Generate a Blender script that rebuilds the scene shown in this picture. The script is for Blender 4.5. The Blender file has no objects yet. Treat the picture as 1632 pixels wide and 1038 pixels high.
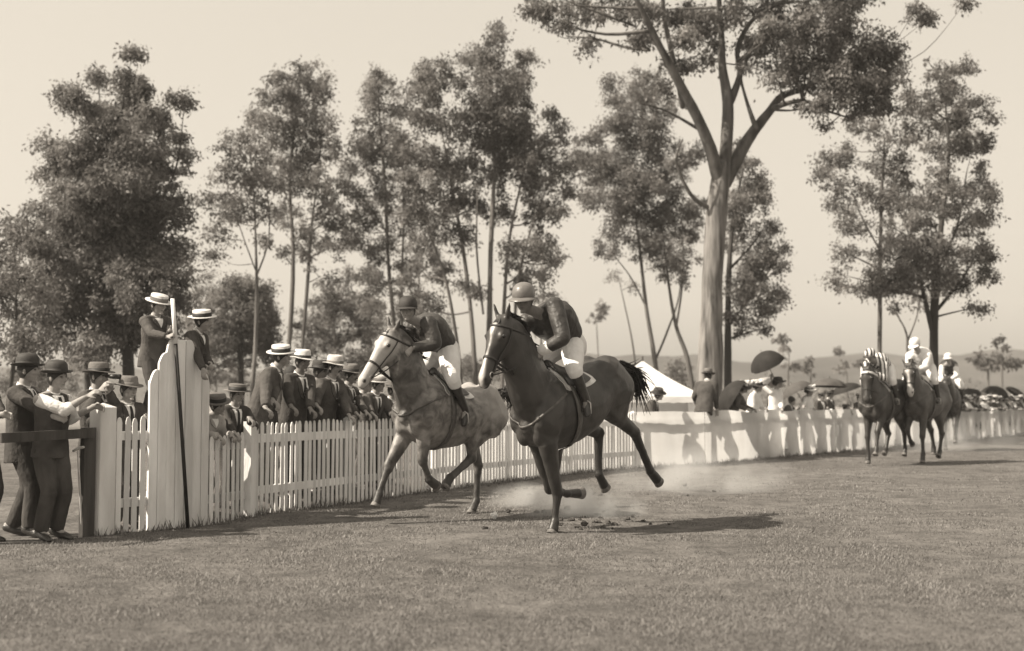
import bpy, math, random
import numpy as np
from mathutils import Vector, Matrix, noise
from mathutils.bvhtree import BVHTree

random.seed(11)
rng = np.random.default_rng(11)
scene = bpy.context.scene
col = scene.collection
R = math.radians

# ------------------------------------------------------------------ camera, sky, sun, exposure
FPX, EYE = 2000.0, 1.33
PITCH = math.atan(121.0 / FPX)
cam_data = bpy.data.cameras.new('camera')
cam = bpy.data.objects.new('camera', cam_data)
col.objects.link(cam)
cam.location = (0, 0, EYE)
cam.rotation_euler = (math.pi / 2 + PITCH, 0, 0)
cam_data.sensor_fit = 'HORIZONTAL'
cam_data.sensor_width = 36.0
cam_data.lens = 36.0 * FPX / 1632.0
cam_data.clip_start = 0.1
cam_data.clip_end = 3000
cam_data.dof.use_dof = True
cam_data.dof.focus_distance = 13.4
cam_data.dof.aperture_fstop = 1.35
scene.camera = cam

SUN_TO = Vector((-1.12, -0.40, 1.10)).normalized()
SUN_EL = math.asin(SUN_TO.z)
SKY_GAIN = 1.90
world = bpy.data.worlds.new('World')
scene.world = world
world.use_nodes = True
wt = world.node_tree
wt.nodes.clear()
w_out = wt.nodes.new('ShaderNodeOutputWorld')
w_bg = wt.nodes.new('ShaderNodeBackground')
w_sky = wt.nodes.new('ShaderNodeTexSky')
w_sky.sky_type = 'NISHITA'
w_sky.sun_disc = False
w_sky.sun_elevation = SUN_EL
w_sky.sun_rotation = math.atan2(SUN_TO.x, SUN_TO.y)
w_sky.air_density = 1.0
w_sky.dust_density = 6.0
w_bw = wt.nodes.new('ShaderNodeVectorMath')          # blue-sensitive plate: the print tone follows green and blue
w_bw.operation = 'DOT_PRODUCT'
w_bw.inputs[1].default_value = (0.06, 0.46, 0.48)
w_tint = wt.nodes.new('ShaderNodeMix')
w_tint.data_type = 'RGBA'
w_tint.blend_type = 'MULTIPLY'
w_tint.inputs[0].default_value = 1.0
w_tint.inputs[7].default_value = (1.0, 0.905, 0.765, 1)
wt.links.new(w_sky.outputs[0], w_bw.inputs[0])
w_pow = wt.nodes.new('ShaderNodeMath')              # compresses sky brightness so its gradient comes out nearly even
w_pow.operation = 'POWER'; w_pow.inputs[1].default_value = 0.35
w_mul = wt.nodes.new('ShaderNodeMath')
w_mul.operation = 'MULTIPLY'; w_mul.inputs[1].default_value = SKY_GAIN
wt.links.new(w_bw.outputs['Value'], w_pow.inputs[0])
wt.links.new(w_pow.outputs[0], w_mul.inputs[0])
wt.links.new(w_mul.outputs[0], w_tint.inputs[6])
wt.links.new(w_tint.outputs[2], w_bg.inputs[0])
w_bg.inputs[1].default_value = 0.150
wt.links.new(w_bg.outputs[0], w_out.inputs[0])

sun_data = bpy.data.lights.new('sun', 'SUN')
sun_data.energy = 4.6
sun_data.angle = R(0.55)
sun_data.color = (1.0, 0.905, 0.765)
sun = bpy.data.objects.new('sun', sun_data)
col.objects.link(sun)
sun.rotation_euler = (-SUN_TO).to_track_quat('-Z', 'Y').to_euler()
sun.location = (-30, -15, 40)

scene.view_settings.view_transform = 'Standard'
scene.view_settings.look = 'None'
scene.view_settings.gamma = 1.0
scene.view_settings.exposure = 0.92
scene.view_settings.use_curve_mapping = False
scene.render.engine = 'CYCLES'
cy = scene.cycles
cy.use_denoising = True
cy.max_bounces = 6
cy.diffuse_bounces = 3
cy.transparent_max_bounces = 8
cy.volume_bounces = 1
cy.volume_step_rate = 2.0

# ------------------------------------------------------------------ geometry helpers
def V(*a):
    return np.array(a, float)

def nrm(v):
    v = np.asarray(v, float)
    return v / max(np.linalg.norm(v), 1e-9)

def lerp(a, b, t):
    return np.asarray(a, float) * (1 - t) + np.asarray(b, float) * t

_cp, _sp = math.cos(PITCH), math.sin(PITCH)
def ray(px, py):
    x, y = (px - 816) / FPX, (519 - py) / FPX
    return V(x, _cp - y * _sp, _sp + y * _cp)
def at(px, py, Y):
    d = ray(px, py)
    return V(0, 0, EYE) + d * (Y / d[1])
def on_ground(px, py, z=0.0):
    d = ray(px, py)
    return V(0, 0, EYE) + d * ((z - EYE) / d[2])

class MB:
    def __init__(self):
        self.v, self.f = [], []
    def add(self, verts, faces):
        o = len(self.v)
        self.v.extend([tuple(map(float, p)) for p in verts])
        self.f.extend([tuple(i + o for i in q) for q in faces])
        return self
    def mesh(self, name='mesh'):
        m = bpy.data.meshes.new(name)
        m.from_pydata(self.v, [], self.f)
        m.update()
        return m
    def build(self, name, mat, parent=None, smooth=True, base=None):
        b = base if base is not None else (tuple(parent['_b']) if parent is not None and '_b' in parent else (0, 0, 0))
        if any(b):
            self.v = [(x - b[0], y - b[1], z - b[2]) for x, y, z in self.v]
        return link(name, self.mesh(name), mat, parent, smooth)

def link(name, m, mat, parent=None, smooth=True):
    o = bpy.data.objects.new(name, m)
    col.objects.link(o)
    if mat is not None and len(m.materials) == 0:
        m.materials.append(mat)
    if smooth:
        m.polygons.foreach_set('use_smooth', [True] * len(m.polygons))
    if parent is not None:
        o.parent = parent
    return o

def tag(o, label=None, cat=None, group=None, kind=None):
    if label: o['label'] = label
    if cat: o['category'] = cat
    if group: o['group'] = group
    if kind: o['kind'] = kind
    return o

def thing(name, loc, label, cat, group=None):
    o = bpy.data.objects.new(name, None)
    o.empty_display_size = 0.1
    col.objects.link(o)
    o.location = tuple(map(float, loc))
    o['_b'] = tuple(map(float, loc))
    return tag(o, label, cat, group)

def copy_thing(root, loc, rotz=None, label=None, scale=None):
    c = root.copy(); col.objects.link(c)
    c.location = tuple(map(float, loc))
    if rotz is not None: c.rotation_euler = (0, 0, rotz)
    if scale is not None: c.scale = (scale,) * 3
    if label: c['label'] = label
    for ch in list(root.children):
        d = ch.copy(); col.objects.link(d); d.parent = c
        for g in list(ch.children):
            e = g.copy(); col.objects.link(e); e.parent = d
    return c

def spline(pts, k=4):
    P = np.asarray(pts, float)
    out = []
    n = len(P)
    for i in range(n - 1):
        p0, p1, p2, p3 = P[max(i - 1, 0)], P[i], P[i + 1], P[min(i + 2, n - 1)]
        for j in range(k):
            t = j / k
            out.append(0.5 * (2 * p1 + (p2 - p0) * t + (2 * p0 - 5 * p1 + 4 * p2 - p3) * t * t + (3 * p1 - p0 - 3 * p2 + p3) * t ** 3))
    out.append(P[-1])
    return np.array(out)

def tube(mb, pts, rad, side=None, n=10, round_ends=True, k=0, rough=0.0):
    """rad: list of r or (r_side, r_other)"""
    P = np.asarray(pts, float)
    Rr = np.array([(r, r) if np.isscalar(r) else r for r in rad], float)
    if len(Rr) == 1: Rr = np.repeat(Rr, len(P), 0)
    if k:
        Q = spline(np.hstack([P, Rr]), k)
        P, Rr = Q[:, :3], np.maximum(Q[:, 3:], 1e-4)
    N = len(P)
    T = np.zeros_like(P)
    for i in range(N):
        T[i] = nrm(P[min(i + 1, N - 1)] - P[max(i - 1, 0)])
    s = nrm(side) if side is not None else (V(1, 0, 0) if abs(T[0][0]) < 0.8 else V(0, 1, 0))
    C, RR, FR = [], [], []
    if round_ends:
        for a in (0.99, 0.7):
            C.append(P[0] - T[0] * Rr[0].min() * a * 0.8); RR.append(Rr[0] * math.sqrt(1 - a * a)); FR.append(0)
    for i in range(N):
        C.append(P[i]); RR.append(Rr[i]); FR.append(i)
    if round_ends:
        for a in (0.7, 0.99):
            C.append(P[-1] + T[-1] * Rr[-1].min() * a * 0.8); RR.append(Rr[-1] * math.sqrt(1 - a * a)); FR.append(N - 1)
    frames = []
    for i in range(N):
        si = s - T[i] * np.dot(s, T[i])
        if np.linalg.norm(si) < 1e-3:
            si = np.cross(T[i], V(0.3, 0.5, 0.8))
        si = nrm(si)
        frames.append((si, np.cross(T[i], si)))
        s = si if side is None else s
    verts, faces = [], []
    ang = np.linspace(0, 2 * np.pi, n, endpoint=False)
    for c, r, fi in zip(C, RR, FR):
        a, b = frames[fi]
        for t in ang:
            d = a * r[0] * math.cos(t) + b * r[1] * math.sin(t)
            if rough:
                q = c + d
                d = d * (1 + rough * (noise.noise((q[0] * 1.6, q[1] * 1.6, q[2] * .5)) + .5 * noise.noise((q[0] * 5, q[1] * 5, q[2] * 1.3))))
            verts.append(c + d)
    M = len(C)
    for i in range(M - 1):
        for j in range(n):
            k2 = (j + 1) % n
            faces.append((i * n + j, i * n + k2, (i + 1) * n + k2, (i + 1) * n + j))
    faces.append(tuple(range(n - 1, -1, -1)))
    faces.append(tuple(range((M - 1) * n, M * n)))
    mb.add(verts, faces)
    return mb

def ball(mb, c, r, ax=None, n=12, m=8):
    """ellipsoid; ax = 3 axis vectors"""
    r = V(r, r, r) if np.isscalar(r) else np.asarray(r, float)
    A = np.eye(3) if ax is None else np.asarray(ax, float)
    vs, fs = [], []
    for i in range(1, m):
        th = math.pi * i / m
        for j in range(n):
            ph = 2 * math.pi * j / n
            q = V(math.sin(th) * math.cos(ph), math.sin(th) * math.sin(ph), math.cos(th)) * r
            vs.append(np.asarray(c) + q[0] * A[0] + q[1] * A[1] + q[2] * A[2])
    top = len(vs); vs.append(np.asarray(c) + r[2] * A[2]); vs.append(np.asarray(c) - r[2] * A[2])
    for i in range(m - 2):
        for j in range(n):
            k = (j + 1) % n
            fs.append((i * n + j, (i + 1) * n + j, (i + 1) * n + k, i * n + k))
    for j in range(n):
        k = (j + 1) % n
        fs.append((top, j, k)); fs.append((top + 1, (m - 2) * n + k, (m - 2) * n + j))
    mb.add(vs, fs)
    return mb

def box(mb, c, sx, sy, sz, ax=None, bev=0.0):
    A = np.eye(3) if ax is None else np.asarray(ax, float)
    vs = []
    if bev <= 0:
        for a in (-1, 1):
            for b in (-1, 1):
                for d in (-1, 1):
                    vs.append(np.asarray(c) + A[0] * a * sx / 2 + A[1] * b * sy / 2 + A[2] * d * sz / 2)
        fs = [(0, 1, 3, 2), (4, 6, 7, 5), (0, 4, 5, 1), (2, 3, 7, 6), (0, 2, 6, 4), (1, 5, 7, 3)]
        mb.add(vs, fs)
    else:
        # prism along A[2] with chamfered vertical edges
        x, y = sx / 2, sy / 2
        ring = [(x - bev, -y), (x, -y + bev), (x, y - bev), (x - bev, y), (-x + bev, y), (-x, y - bev), (-x, -y + bev), (-x + bev, -y)]
        for d in (-sz / 2, sz / 2):
            for p in ring:
                vs.append(np.asarray(c) + A[0] * p[0] + A[1] * p[1] + A[2] * d)
        fs = [(i, (i + 1) % 8, 8 + (i + 1) % 8, 8 + i) for i in range(8)] + [tuple(range(7, -1, -1)), tuple(range(8, 16))]
        mb.add(vs, fs)
    return mb

def lathe(mb, c, up, prof, n=24, fwd=None, sx=1.0, sy=1.0, warp=None):
    """prof: list of (radius, height) ; open or closed profile"""
    up = nrm(up)
    f = V(1, 0, 0) if fwd is None else np.asarray(fwd, float)
    f = nrm(f - up * np.dot(f, up)); l = np.cross(up, f)
    vs, fs = [], []
    for r, h in prof:
        for j in range(n):
            t = 2 * math.pi * j / n
            hh = h + (warp(r, t) if warp else 0)
            vs.append(np.asarray(c) + f * r * sx * math.cos(t) + l * r * sy * math.sin(t) + up * hh)
    for i in range(len(prof) - 1):
        for j in range(n):
            k = (j + 1) % n
            fs.append((i * n + j, i * n + k, (i + 1) * n + k, (i + 1) * n + j))
    mb.add(vs, fs)
    return mb

def remesh(mb, voxel, smooth=4, dec=0.0, fold=0.0, fscale=9.0, seed=0.0):
    me = mb.mesh('tmp')
    ob = bpy.data.objects.new('tmp', me)
    col.objects.link(ob)
    r = ob.modifiers.new('r', 'REMESH'); r.mode = 'VOXEL'; r.voxel_size = voxel
    if smooth:
        s = ob.modifiers.new('s', 'SMOOTH'); s.factor = 0.5; s.iterations = smooth
    if dec:
        d = ob.modifiers.new('d', 'DECIMATE'); d.ratio = dec
    dg = bpy.context.evaluated_depsgraph_get()
    out = bpy.data.meshes.new_from_object(ob.evaluated_get(dg))
    bpy.data.objects.remove(ob); bpy.data.meshes.remove(me)
    if fold:
        n = len(out.vertices)
        co = np.empty(n * 3); out.vertices.foreach_get('co', co); co = co.reshape(-1, 3)
        no = np.empty(n * 3); out.vertices.foreach_get('normal', no); no = no.reshape(-1, 3)
        d = np.array([noise.noise((p[0] * fscale + seed, p[1] * fscale, p[2] * fscale * 0.7)) * 0.7
                      + noise.noise((p[0] * fscale * 2.3, p[1] * fscale * 2.3 + seed, p[2] * fscale * 2.0)) * 0.45 for p in co])
        co += no * (d * fold)[:, None]
        out.vertices.foreach_set('co', co.ravel())
        out.update()
    return out

def coords(m):
    co = np.empty(len(m.vertices) * 3)
    m.vertices.foreach_get('co', co)
    return co.reshape(-1, 3)

def shift(m, b):
    co = coords(m) - np.asarray(b, float)
    m.vertices.foreach_set('co', co.ravel()); m.update()

def set_attr(m, name, vals):
    a = m.attributes.new(name, 'FLOAT', 'POINT')
    a.data.foreach_set('value', np.asarray(vals, np.float32))

def bvh_of(m):
    return BVHTree.FromPolygons([tuple(v.co) for v in m.vertices], [tuple(p.vertices) for p in m.polygons])

def surf_ring(bvh, c, u, v, off=0.006, n=28, far=1.0, arc=(0, 2 * math.pi)):
    """points on the surface around c in the plane u,v (cast from outside in)"""
    out = []
    for i in range(n + (0 if arc[1] - arc[0] > 6.2 else 1)):
        t = arc[0] + (arc[1] - arc[0]) * i / n
        d = nrm(np.asarray(u) * math.cos(t) + np.asarray(v) * math.sin(t))
        o = np.asarray(c) + d * far
        h = bvh.ray_cast(Vector(o), Vector(-d), far)
        if h[0] is not None:
            out.append(np.array(h[0]) + d * off)
    return np.array(out)

def strap(mb, pts, w, th, nor_from, closed=True):
    """flat strap along pts; width is across the plane, normal away from nor_from"""
    P = np.asarray(pts)
    N = len(P)
    if N < 3: return mb
    vs, fs = [], []
    for i in range(N):
        t = nrm(P[(i + 1) % N] - P[i - 1]) if closed else nrm(P[min(i + 1, N - 1)] - P[max(i - 1, 0)])
        o = nrm(P[i] - np.asarray(nor_from)); o = nrm(o - t * np.dot(o, t))
        b = np.cross(t, o)
        for a, d in ((-1, 0), (1, 0), (1, 1), (-1, 1)):
            vs.append(P[i] + b * a * w / 2 + o * d * th)
    M = N if closed else N - 1
    for i in range(M):
        k = (i + 1) % N
        for j in range(4):
            q = (j + 1) % 4
            fs.append((i * 4 + j, k * 4 + j, k * 4 + q, i * 4 + q))
    mb.add(vs, fs)
    return mb

# ------------------------------------------------------------------ materials (warm print tone: all greys)
def grey(g, w=1.0):
    w = w * max(0.0, 1 - 1.1 * g)
    return (g, g * (1 - 0.062 * w), g * (1 - 0.11 * w), 1)

def mat(name, g, rough=0.8, spec=0.3, var=0.0, scale=6.0, bump=0.0, bscale=40.0, stretch=(1, 1, 1), translucent=0.0, attr=None, attr_g=0.5, objrand=0.0, coords_='Object', weave=0.0):
    m = bpy.data.materials.new(name)
    m.use_nodes = True
    nt = m.node_tree; nd = nt.nodes; lk = nt.links
    b = nd['Principled BSDF']
    b.inputs['Roughness'].default_value = rough
    b.inputs['Specular IOR Level'].default_value = spec
    b.inputs['Base Color'].default_value = grey(g)
    tc = nd.new('ShaderNodeTexCoord')
    mp = nd.new('ShaderNodeMapping'); mp.inputs['Scale'].default_value = stretch
    lk.new(tc.outputs[coords_], mp.inputs[0])
    src = None
    if var:
        nz = nd.new('ShaderNodeTexNoise'); nz.inputs['Scale'].default_value = scale; nz.inputs['Detail'].default_value = 5
        lk.new(mp.outputs[0], nz.inputs[0])
        rp = nd.new('ShaderNodeValToRGB')
        rp.color_ramp.elements[0].position = 0.3; rp.color_ramp.elements[0].color = grey(g * (1 - var))
        rp.color_ramp.elements[1].position = 0.7; rp.color_ramp.elements[1].color = grey(min(g * (1 + var), 0.9))
        lk.new(nz.outputs[0], rp.inputs[0])
        src = rp.outputs[0]
    if attr:
        an = nd.new('ShaderNodeAttribute'); an.attribute_name = attr
        mx = nd.new('ShaderNodeMix'); mx.data_type = 'RGBA'
        mx.inputs[6].default_value = grey(g)
        if src: lk.new(src, mx.inputs[6])
        mx.inputs[7].default_value = grey(attr_g)
        lk.new(an.outputs['Fac'], mx.inputs[0])
        src = mx.outputs[2]
    if objrand:
        oi = nd.new('ShaderNodeObjectInfo')
        mr = nd.new('ShaderNodeMapRange'); mr.inputs[3].default_value = 1 - objrand; mr.inputs[4].default_value = 1 + objrand * 0.4
        lk.new(oi.outputs['Random'], mr.inputs[0])
        mx = nd.new('ShaderNodeMix'); mx.data_type = 'RGBA'; mx.blend_type = 'MULTIPLY'; mx.inputs[0].default_value = 1
        mx.inputs[6].default_value = grey(g)
        if src: lk.new(src, mx.inputs[6])
        lk.new(mr.outputs[0], mx.inputs[7])
        src = mx.outputs[2]
    if src: lk.new(src, b.inputs['Base Color'])
    if bump:
        n2 = nd.new('ShaderNodeTexNoise'); n2.inputs['Scale'].default_value = bscale; n2.inputs['Detail'].default_value = 4
        lk.new(mp.outputs[0], n2.inputs[0])
        bp = nd.new('ShaderNodeBump'); bp.inputs['Strength'].default_value = bump; bp.inputs['Distance'].default_value = 0.02
        lk.new(n2.outputs[0], bp.inputs['Height']); lk.new(bp.outputs[0], b.inputs['Normal'])
    if translucent:
        tr = nd.new('ShaderNodeBsdfTranslucent')
        tr.inputs[0].default_value = grey(min(g * 1.1, 0.9))
        if src: lk.new(src, tr.inputs[0])
        ms = nd.new('ShaderNodeMixShader'); ms.inputs[0].default_value = translucent
        lk.new(b.outputs[0], ms.inputs[1]); lk.new(tr.outputs[0], ms.inputs[2])
        lk.new(ms.outputs[0], nd['Material Output'].inputs[0])
    return m

M = {}
M['skin'] = mat('skin', 0.30, 0.6, 0.3, 0.12, 30, 0.15, 90, attr='dark', attr_g=0.05)
M['skin_tan'] = mat('skin_tan', 0.20, 0.6, 0.3, 0.12, 30, 0.15, 90, attr='dark', attr_g=0.03)
M['hair'] = mat('hair', 0.03, 0.6, 0.3, 0.3, 60, 0.4, 160)
M['suit_dark'] = mat('suit_dark', 0.07, 0.95, 0.15, 0.3, 7, 0.5, 45)
M['suit_grey'] = mat('suit_grey', 0.085, 0.95, 0.15, 0.3, 7, 0.5, 45)
M['suit_mid'] = mat('suit_mid', 0.10, 0.95, 0.15, 0.25, 7, 0.5, 45)
M['coat_pale'] = mat('coat_pale', 0.38, 0.95, 0.15, 0.2, 8, 0.5, 45)
M['trousers'] = mat('trousers', 0.07, 0.95, 0.15, 0.3, 7, 0.5, 40, stretch=(1, 1, .5))
M['white_cloth'] = mat('white_cloth', 0.74, 0.9, 0.15, 0.08, 9, 0.5, 35)
M['breeches'] = mat('breeches', 0.76, 0.85, 0.2, 0.07, 9, 0.4, 30)
M['silk_dark'] = mat('silk_dark', 0.042, 0.5, 0.4, 0.4, 6, 0.6, 22)
M['silk_grey'] = mat('silk_grey', 0.05, 0.5, 0.4, 0.3, 6, 0.6, 22)
M['silk_pale'] = mat('silk_pale', 0.72, 0.6, 0.3, 0.08, 6, 0.6, 22)
M['cap_grey'] = mat('cap_grey', 0.15, 0.35, 0.5, 0.15, 9, 0.2, 40)
M['felt_dark'] = mat('felt_dark', 0.045, 0.7, 0.3, 0.25, 12, 0.2, 90)
M['felt_mid'] = mat('felt_mid', 0.15, 0.9, 0.2, 0.2, 12, 0.3, 60)
M['felt_pale'] = mat('felt_pale', 0.5, 0.9, 0.2, 0.12, 12, 0.3, 60)
M['straw'] = mat('straw', 0.66, 0.7, 0.3, 0.12, 30, 0.5, 120)
M['band'] = mat('band', 0.02, 0.6, 0.3, 0.2, 20)
M['leather'] = mat('leather', 0.03, 0.4, 0.5, 0.35, 18, 0.3, 60)
M['leather_pale'] = mat('leather_pale', 0.09, 0.5, 0.4, 0.25, 25)
M['steel'] = mat('steel', 0.45, 0.35, 0.6, 0.2, 20)
M['boot'] = mat('boot', 0.035, 0.35, 0.55, 0.4, 14, 0.3, 50)
M['hoof'] = mat('hoof', 0.16, 0.6, 0.3, 0.4, 20, 0.3, 60)
M['eye'] = mat('eye', 0.01, 0.15, 0.6, 0.05)
M['paint'] = mat('white_paint', 0.80, 0.7, 0.3, 0.16, 7, 0.4, 60, stretch=(1, 1, .18), objrand=0.22)
M['paint_worn'] = mat('worn_white_paint', 0.70, 0.75, 0.3, 0.2, 4, 0.35, 40, stretch=(1, 1, .2), objrand=0.1)
M['wood_dark'] = mat('dark_timber', 0.075, 0.85, 0.2, 0.4, 5, 0.5, 40, stretch=(1, 1, .15))
M['pole_dark'] = mat('dark_pole_paint', 0.022, 0.6, 0.3, 0.3, 8)
M['canvas'] = mat('fence_calico', 0.80, 0.9, 0.1, 0.05, 3, 0.3, 20, translucent=0.62)
M['tent'] = mat('tent_canvas', 0.78, 0.9, 0.1, 0.08, 2, 0.3, 14, translucent=0.25)
M['umbrella'] = mat('umbrella_cloth', 0.04, 0.8, 0.2, 0.25, 5, 0.2, 30, translucent=0.25)
M['parasol'] = mat('parasol_cloth', 0.50, 0.8, 0.2, 0.1, 5, 0.2, 30, translucent=0.4)
M['umbrella_grey'] = mat('umbrella_grey_cloth', 0.12, 0.8, 0.2, 0.2, 5, 0.2, 30, translucent=0.3)
M['rope'] = mat('rope', 0.4, 0.9, 0.1, 0.2, 60)
M['wood_pale'] = mat('pale_cane', 0.5, 0.5, 0.4, 0.2, 20)
M['paper'] = mat('paper', 0.85, 0.9, 0.1, 0.05, 20)
# ------------------------------------------------------------------ fence line
FPTS = [(150, 854), (240, 845), (335, 836), (400, 825), (500, 810), (600, 796), (700, 782), (800, 769), (900, 757), (1000, 748),
        (1150, 738), (1300, 725), (1450, 711), (1632, 695), (1760, 686.5), (1900, 680)]
_fw = spline([on_ground(*p)[:2] for p in FPTS], 12)
_fs = np.concatenate([[0], np.cumsum(np.linalg.norm(np.diff(_fw, axis=0), axis=1))])
FLEN = _fs[-1]
def fence(s):
    p = V(np.interp(s, _fs, _fw[:, 0]), np.interp(s, _fs, _fw[:, 1]), 0)
    q = V(np.interp(s + .2, _fs, _fw[:, 0]) - np.interp(s - .2, _fs, _fw[:, 0]), np.interp(s + .2, _fs, _fw[:, 1]) - np.interp(s - .2, _fs, _fw[:, 1]), 0)
    t = nrm(q)
    return p, t, V(t[1], -t[0], 0)          # point, along, towards the track
def s_at(px):
    best = min(range(len(_fs)), key=lambda i: abs(816 + FPX * _fw[i][0] / _fw[i][1] - px))
    i0, i1 = max(best - 1, 0), min(best + 1, len(_fs) - 1)
    xs = [816 + FPX * _fw[i][0] / _fw[i][1] for i in (i0, best, i1)]
    return float(np.interp(px, xs, _fs[[i0, best, i1]]))

# ------------------------------------------------------------------ ground sheet, hills
def fence_side(x, y):
    """signed distance behind the fence (positive on the crowd's side)"""
    d = np.full(x.shape, 1e9); sgn = np.ones_like(x)
    for i in range(0, len(_fw) - 1, 3):
        j = min(i + 3, len(_fw) - 1)
        a, b = _fw[i], _fw[j]
        ab = b - a
        t = np.clip(((x - a[0]) * ab[0] + (y - a[1]) * ab[1]) / (ab @ ab), 0, 1)
        dx, dy = x - a[0] - t * ab[0], y - a[1] - t * ab[1]
        dd = np.hypot(dx, dy)
        cr = ab[0] * dy - ab[1] * dx
        m = dd < d
        d = np.where(m, dd, d); sgn = np.where(m, np.sign(cr), sgn)
    return d * sgn
def gz(x, y):
    x = np.asarray(x, float); y = np.asarray(y, float)
    n = 0.012 * np.sin(x * 1.7 + y * 0.6) * np.sin(y * 1.1 - x * 0.5) + 0.008 * np.sin(x * 3.1 - y * 2.3)
    b = np.clip((fence_side(x, y) - 0.0) / 0.25, 0, 1)
    far = np.clip((y - 60) / 500, 0, 1)
    b = b * np.clip((y - 13.6) / 1.0, 0, 1)
    return n * np.clip(1.2 - np.hypot(x, y - 10) / 40, 0, 1) + 0.12 * b * b * (3 - 2 * b) - 0.3 * far

def ground_mat():
    m = bpy.data.materials.new('dry_turf'); m.use_nodes = True
    nt = m.node_tree; nd = nt.nodes; lk = nt.links
    b = nd['Principled BSDF']; b.inputs['Roughness'].default_value = 0.95; b.inputs['Specular IOR Level'].default_value = 0.1
    tc = nd.new('ShaderNodeTexCoord')
    def nz(sc, det, lo, hi, a, c, rough=0.6):
        n = nd.new('ShaderNodeTexNoise'); n.inputs['Scale'].default_value = sc; n.inputs['Detail'].default_value = det
        n.inputs['Roughness'].default_value = rough
        lk.new(tc.outputs['Object'], n.inputs[0])
        r = nd.new('ShaderNodeValToRGB')
        r.color_ramp.elements[0].position = lo; r.color_ramp.elements[0].color = a
        r.color_ramp.elements[1].position = hi; r.color_ramp.elements[1].color = c
        lk.new(n.outputs[0], r.inputs[0]); return r.outputs[0], n.outputs[0]
    c1, _ = nz(0.55, 4, 0.3, 0.7, grey(0.115), grey(0.18))
    c2, _ = nz(3.0, 5, 0.3, 0.7, grey(0.62, 0), grey(1.3, 0))
    c3, h = nz(26.0, 6, 0.3, 0.72, grey(0.45, 0), grey(1.5, 0), 0.75)
    x = c1
    for c in (c2, c3):
        mx = nd.new('ShaderNodeMix'); mx.data_type = 'RGBA'; mx.blend_type = 'MULTIPLY'; mx.inputs[0].default_value = 1
        lk.new(x, mx.inputs[6]); lk.new(c, mx.inputs[7]); x = mx.outputs[2]
    # beyond the track the turf gives way to pale dry pasture
    sx = nd.new('ShaderNodeSeparateXYZ'); lk.new(tc.outputs['Object'], sx.inputs[0])
    mr = nd.new('ShaderNodeMapRange'); mr.inputs[1].default_value = 36; mr.inputs[2].default_value = 75; lk.new(sx.outputs[1], mr.inputs[0])
    cp, _ = nz(0.08, 5, 0.3, 0.7, grey(0.17), grey(0.29))
    mx = nd.new('ShaderNodeMix'); mx.data_type = 'RGBA'
    lk.new(mr.outputs[0], mx.inputs[0]); lk.new(x, mx.inputs[6]); lk.new(cp, mx.inputs[7]); x = mx.outputs[2]
    lk.new(x, b.inputs['Base Color'])
    bp = nd.new('ShaderNodeBump'); bp.inputs['Strength'].default_value = 0.6; bp.inputs['Distance'].default_value = 0.05
    lk.new(h, bp.inputs['Height']); lk.new(bp.outputs[0], b.inputs['Normal'])
    return m
M['turf'] = ground_mat()

def sheet(name, xs, ys, zf, m):
    X, Y = np.meshgrid(xs, ys)
    Z = zf(X, Y)
    vs = np.stack([X, Y, Z], -1).reshape(-1, 3)
    nx, ny = len(xs), len(ys)
    fs = [(j * nx + i, j * nx + i + 1, (j + 1) * nx + i + 1, (j + 1) * nx + i) for j in range(ny - 1) for i in range(nx - 1)]
    mb = MB(); mb.add(vs, fs)
    return mb.build(name, m)
xs = np.unique(np.concatenate([np.linspace(-8, 10, 91), np.linspace(10, 32, 60), np.linspace(-40, -8, 30), np.linspace(32, 70, 14), np.linspace(-500, -40, 14), np.linspace(70, 600, 14)]))
ys = np.unique(np.concatenate([np.linspace(-60, 3, 12), np.linspace(3, 30, 136), np.linspace(30, 70, 60), np.linspace(70, 900, 30)]))
tag(sheet('ground', xs, ys, gz, M['turf']), kind='structure')

M['hill'] = mat('dry_hillside', 0.055, 0.95, 0.1, 0.45, 0.03, 0, coords_='Object')
hm = M['hill']
hx = [-500, -330, -200, -120, -40, 0, 30, 70, 110, 150, 200, 250, 330, 420, 600]
hz = [14, 19, 18, 15, 18, 21, 24, 22, 20, 22, 23.5, 24.5, 26, 24, 20]
def hill_z(X, Y):
    top = np.interp(X, hx, hz) + 1.1 * np.sin(X * 0.09) + 0.7 * np.sin(X * .23 + 1) + 0.4 * np.sin(X * .61)
    t = np.clip((Y - 380) / 200, 0, 1); t = t * t * (3 - 2 * t)
    b = np.clip((700 - Y) / 90, 0, 1)
    return -0.45 + top * t * b + 0.6 * np.sin(X * .05 + Y * .03) * t * b
tag(sheet('hills', np.linspace(-500, 600, 120), np.linspace(378, 720, 30), hill_z, hm), kind='structure')

# ------------------------------------------------------------------ haze: one closed box of even density round everything
hb = MB(); box(hb, (50, 340, 30.0), 1260, 850, 63.5)
hmat = bpy.data.materials.new('haze'); hmat.use_nodes = True
hn = hmat.node_tree.nodes; hn.clear()
ho = hn.new('ShaderNodeOutputMaterial'); hv = hn.new('ShaderNodeVolumePrincipled')
hv.inputs['Density'].default_value = 0.0005; hv.inputs['Color'].default_value = (1.0, 0.99, 0.97, 1); hv.inputs['Anisotropy'].default_value = 0.2
hmat.node_tree.links.new(hv.outputs[0], ho.inputs['Volume'])
HAZE = tag(hb.build('haze', hmat, smooth=False), kind='stuff')

# ------------------------------------------------------------------ fences
def frame_at(s):
    p, t, o = fence(s)
    return p, [t, o, V(0, 0, 1)]
def gpt(p):
    return float(gz(p[0], p[1]))

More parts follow.
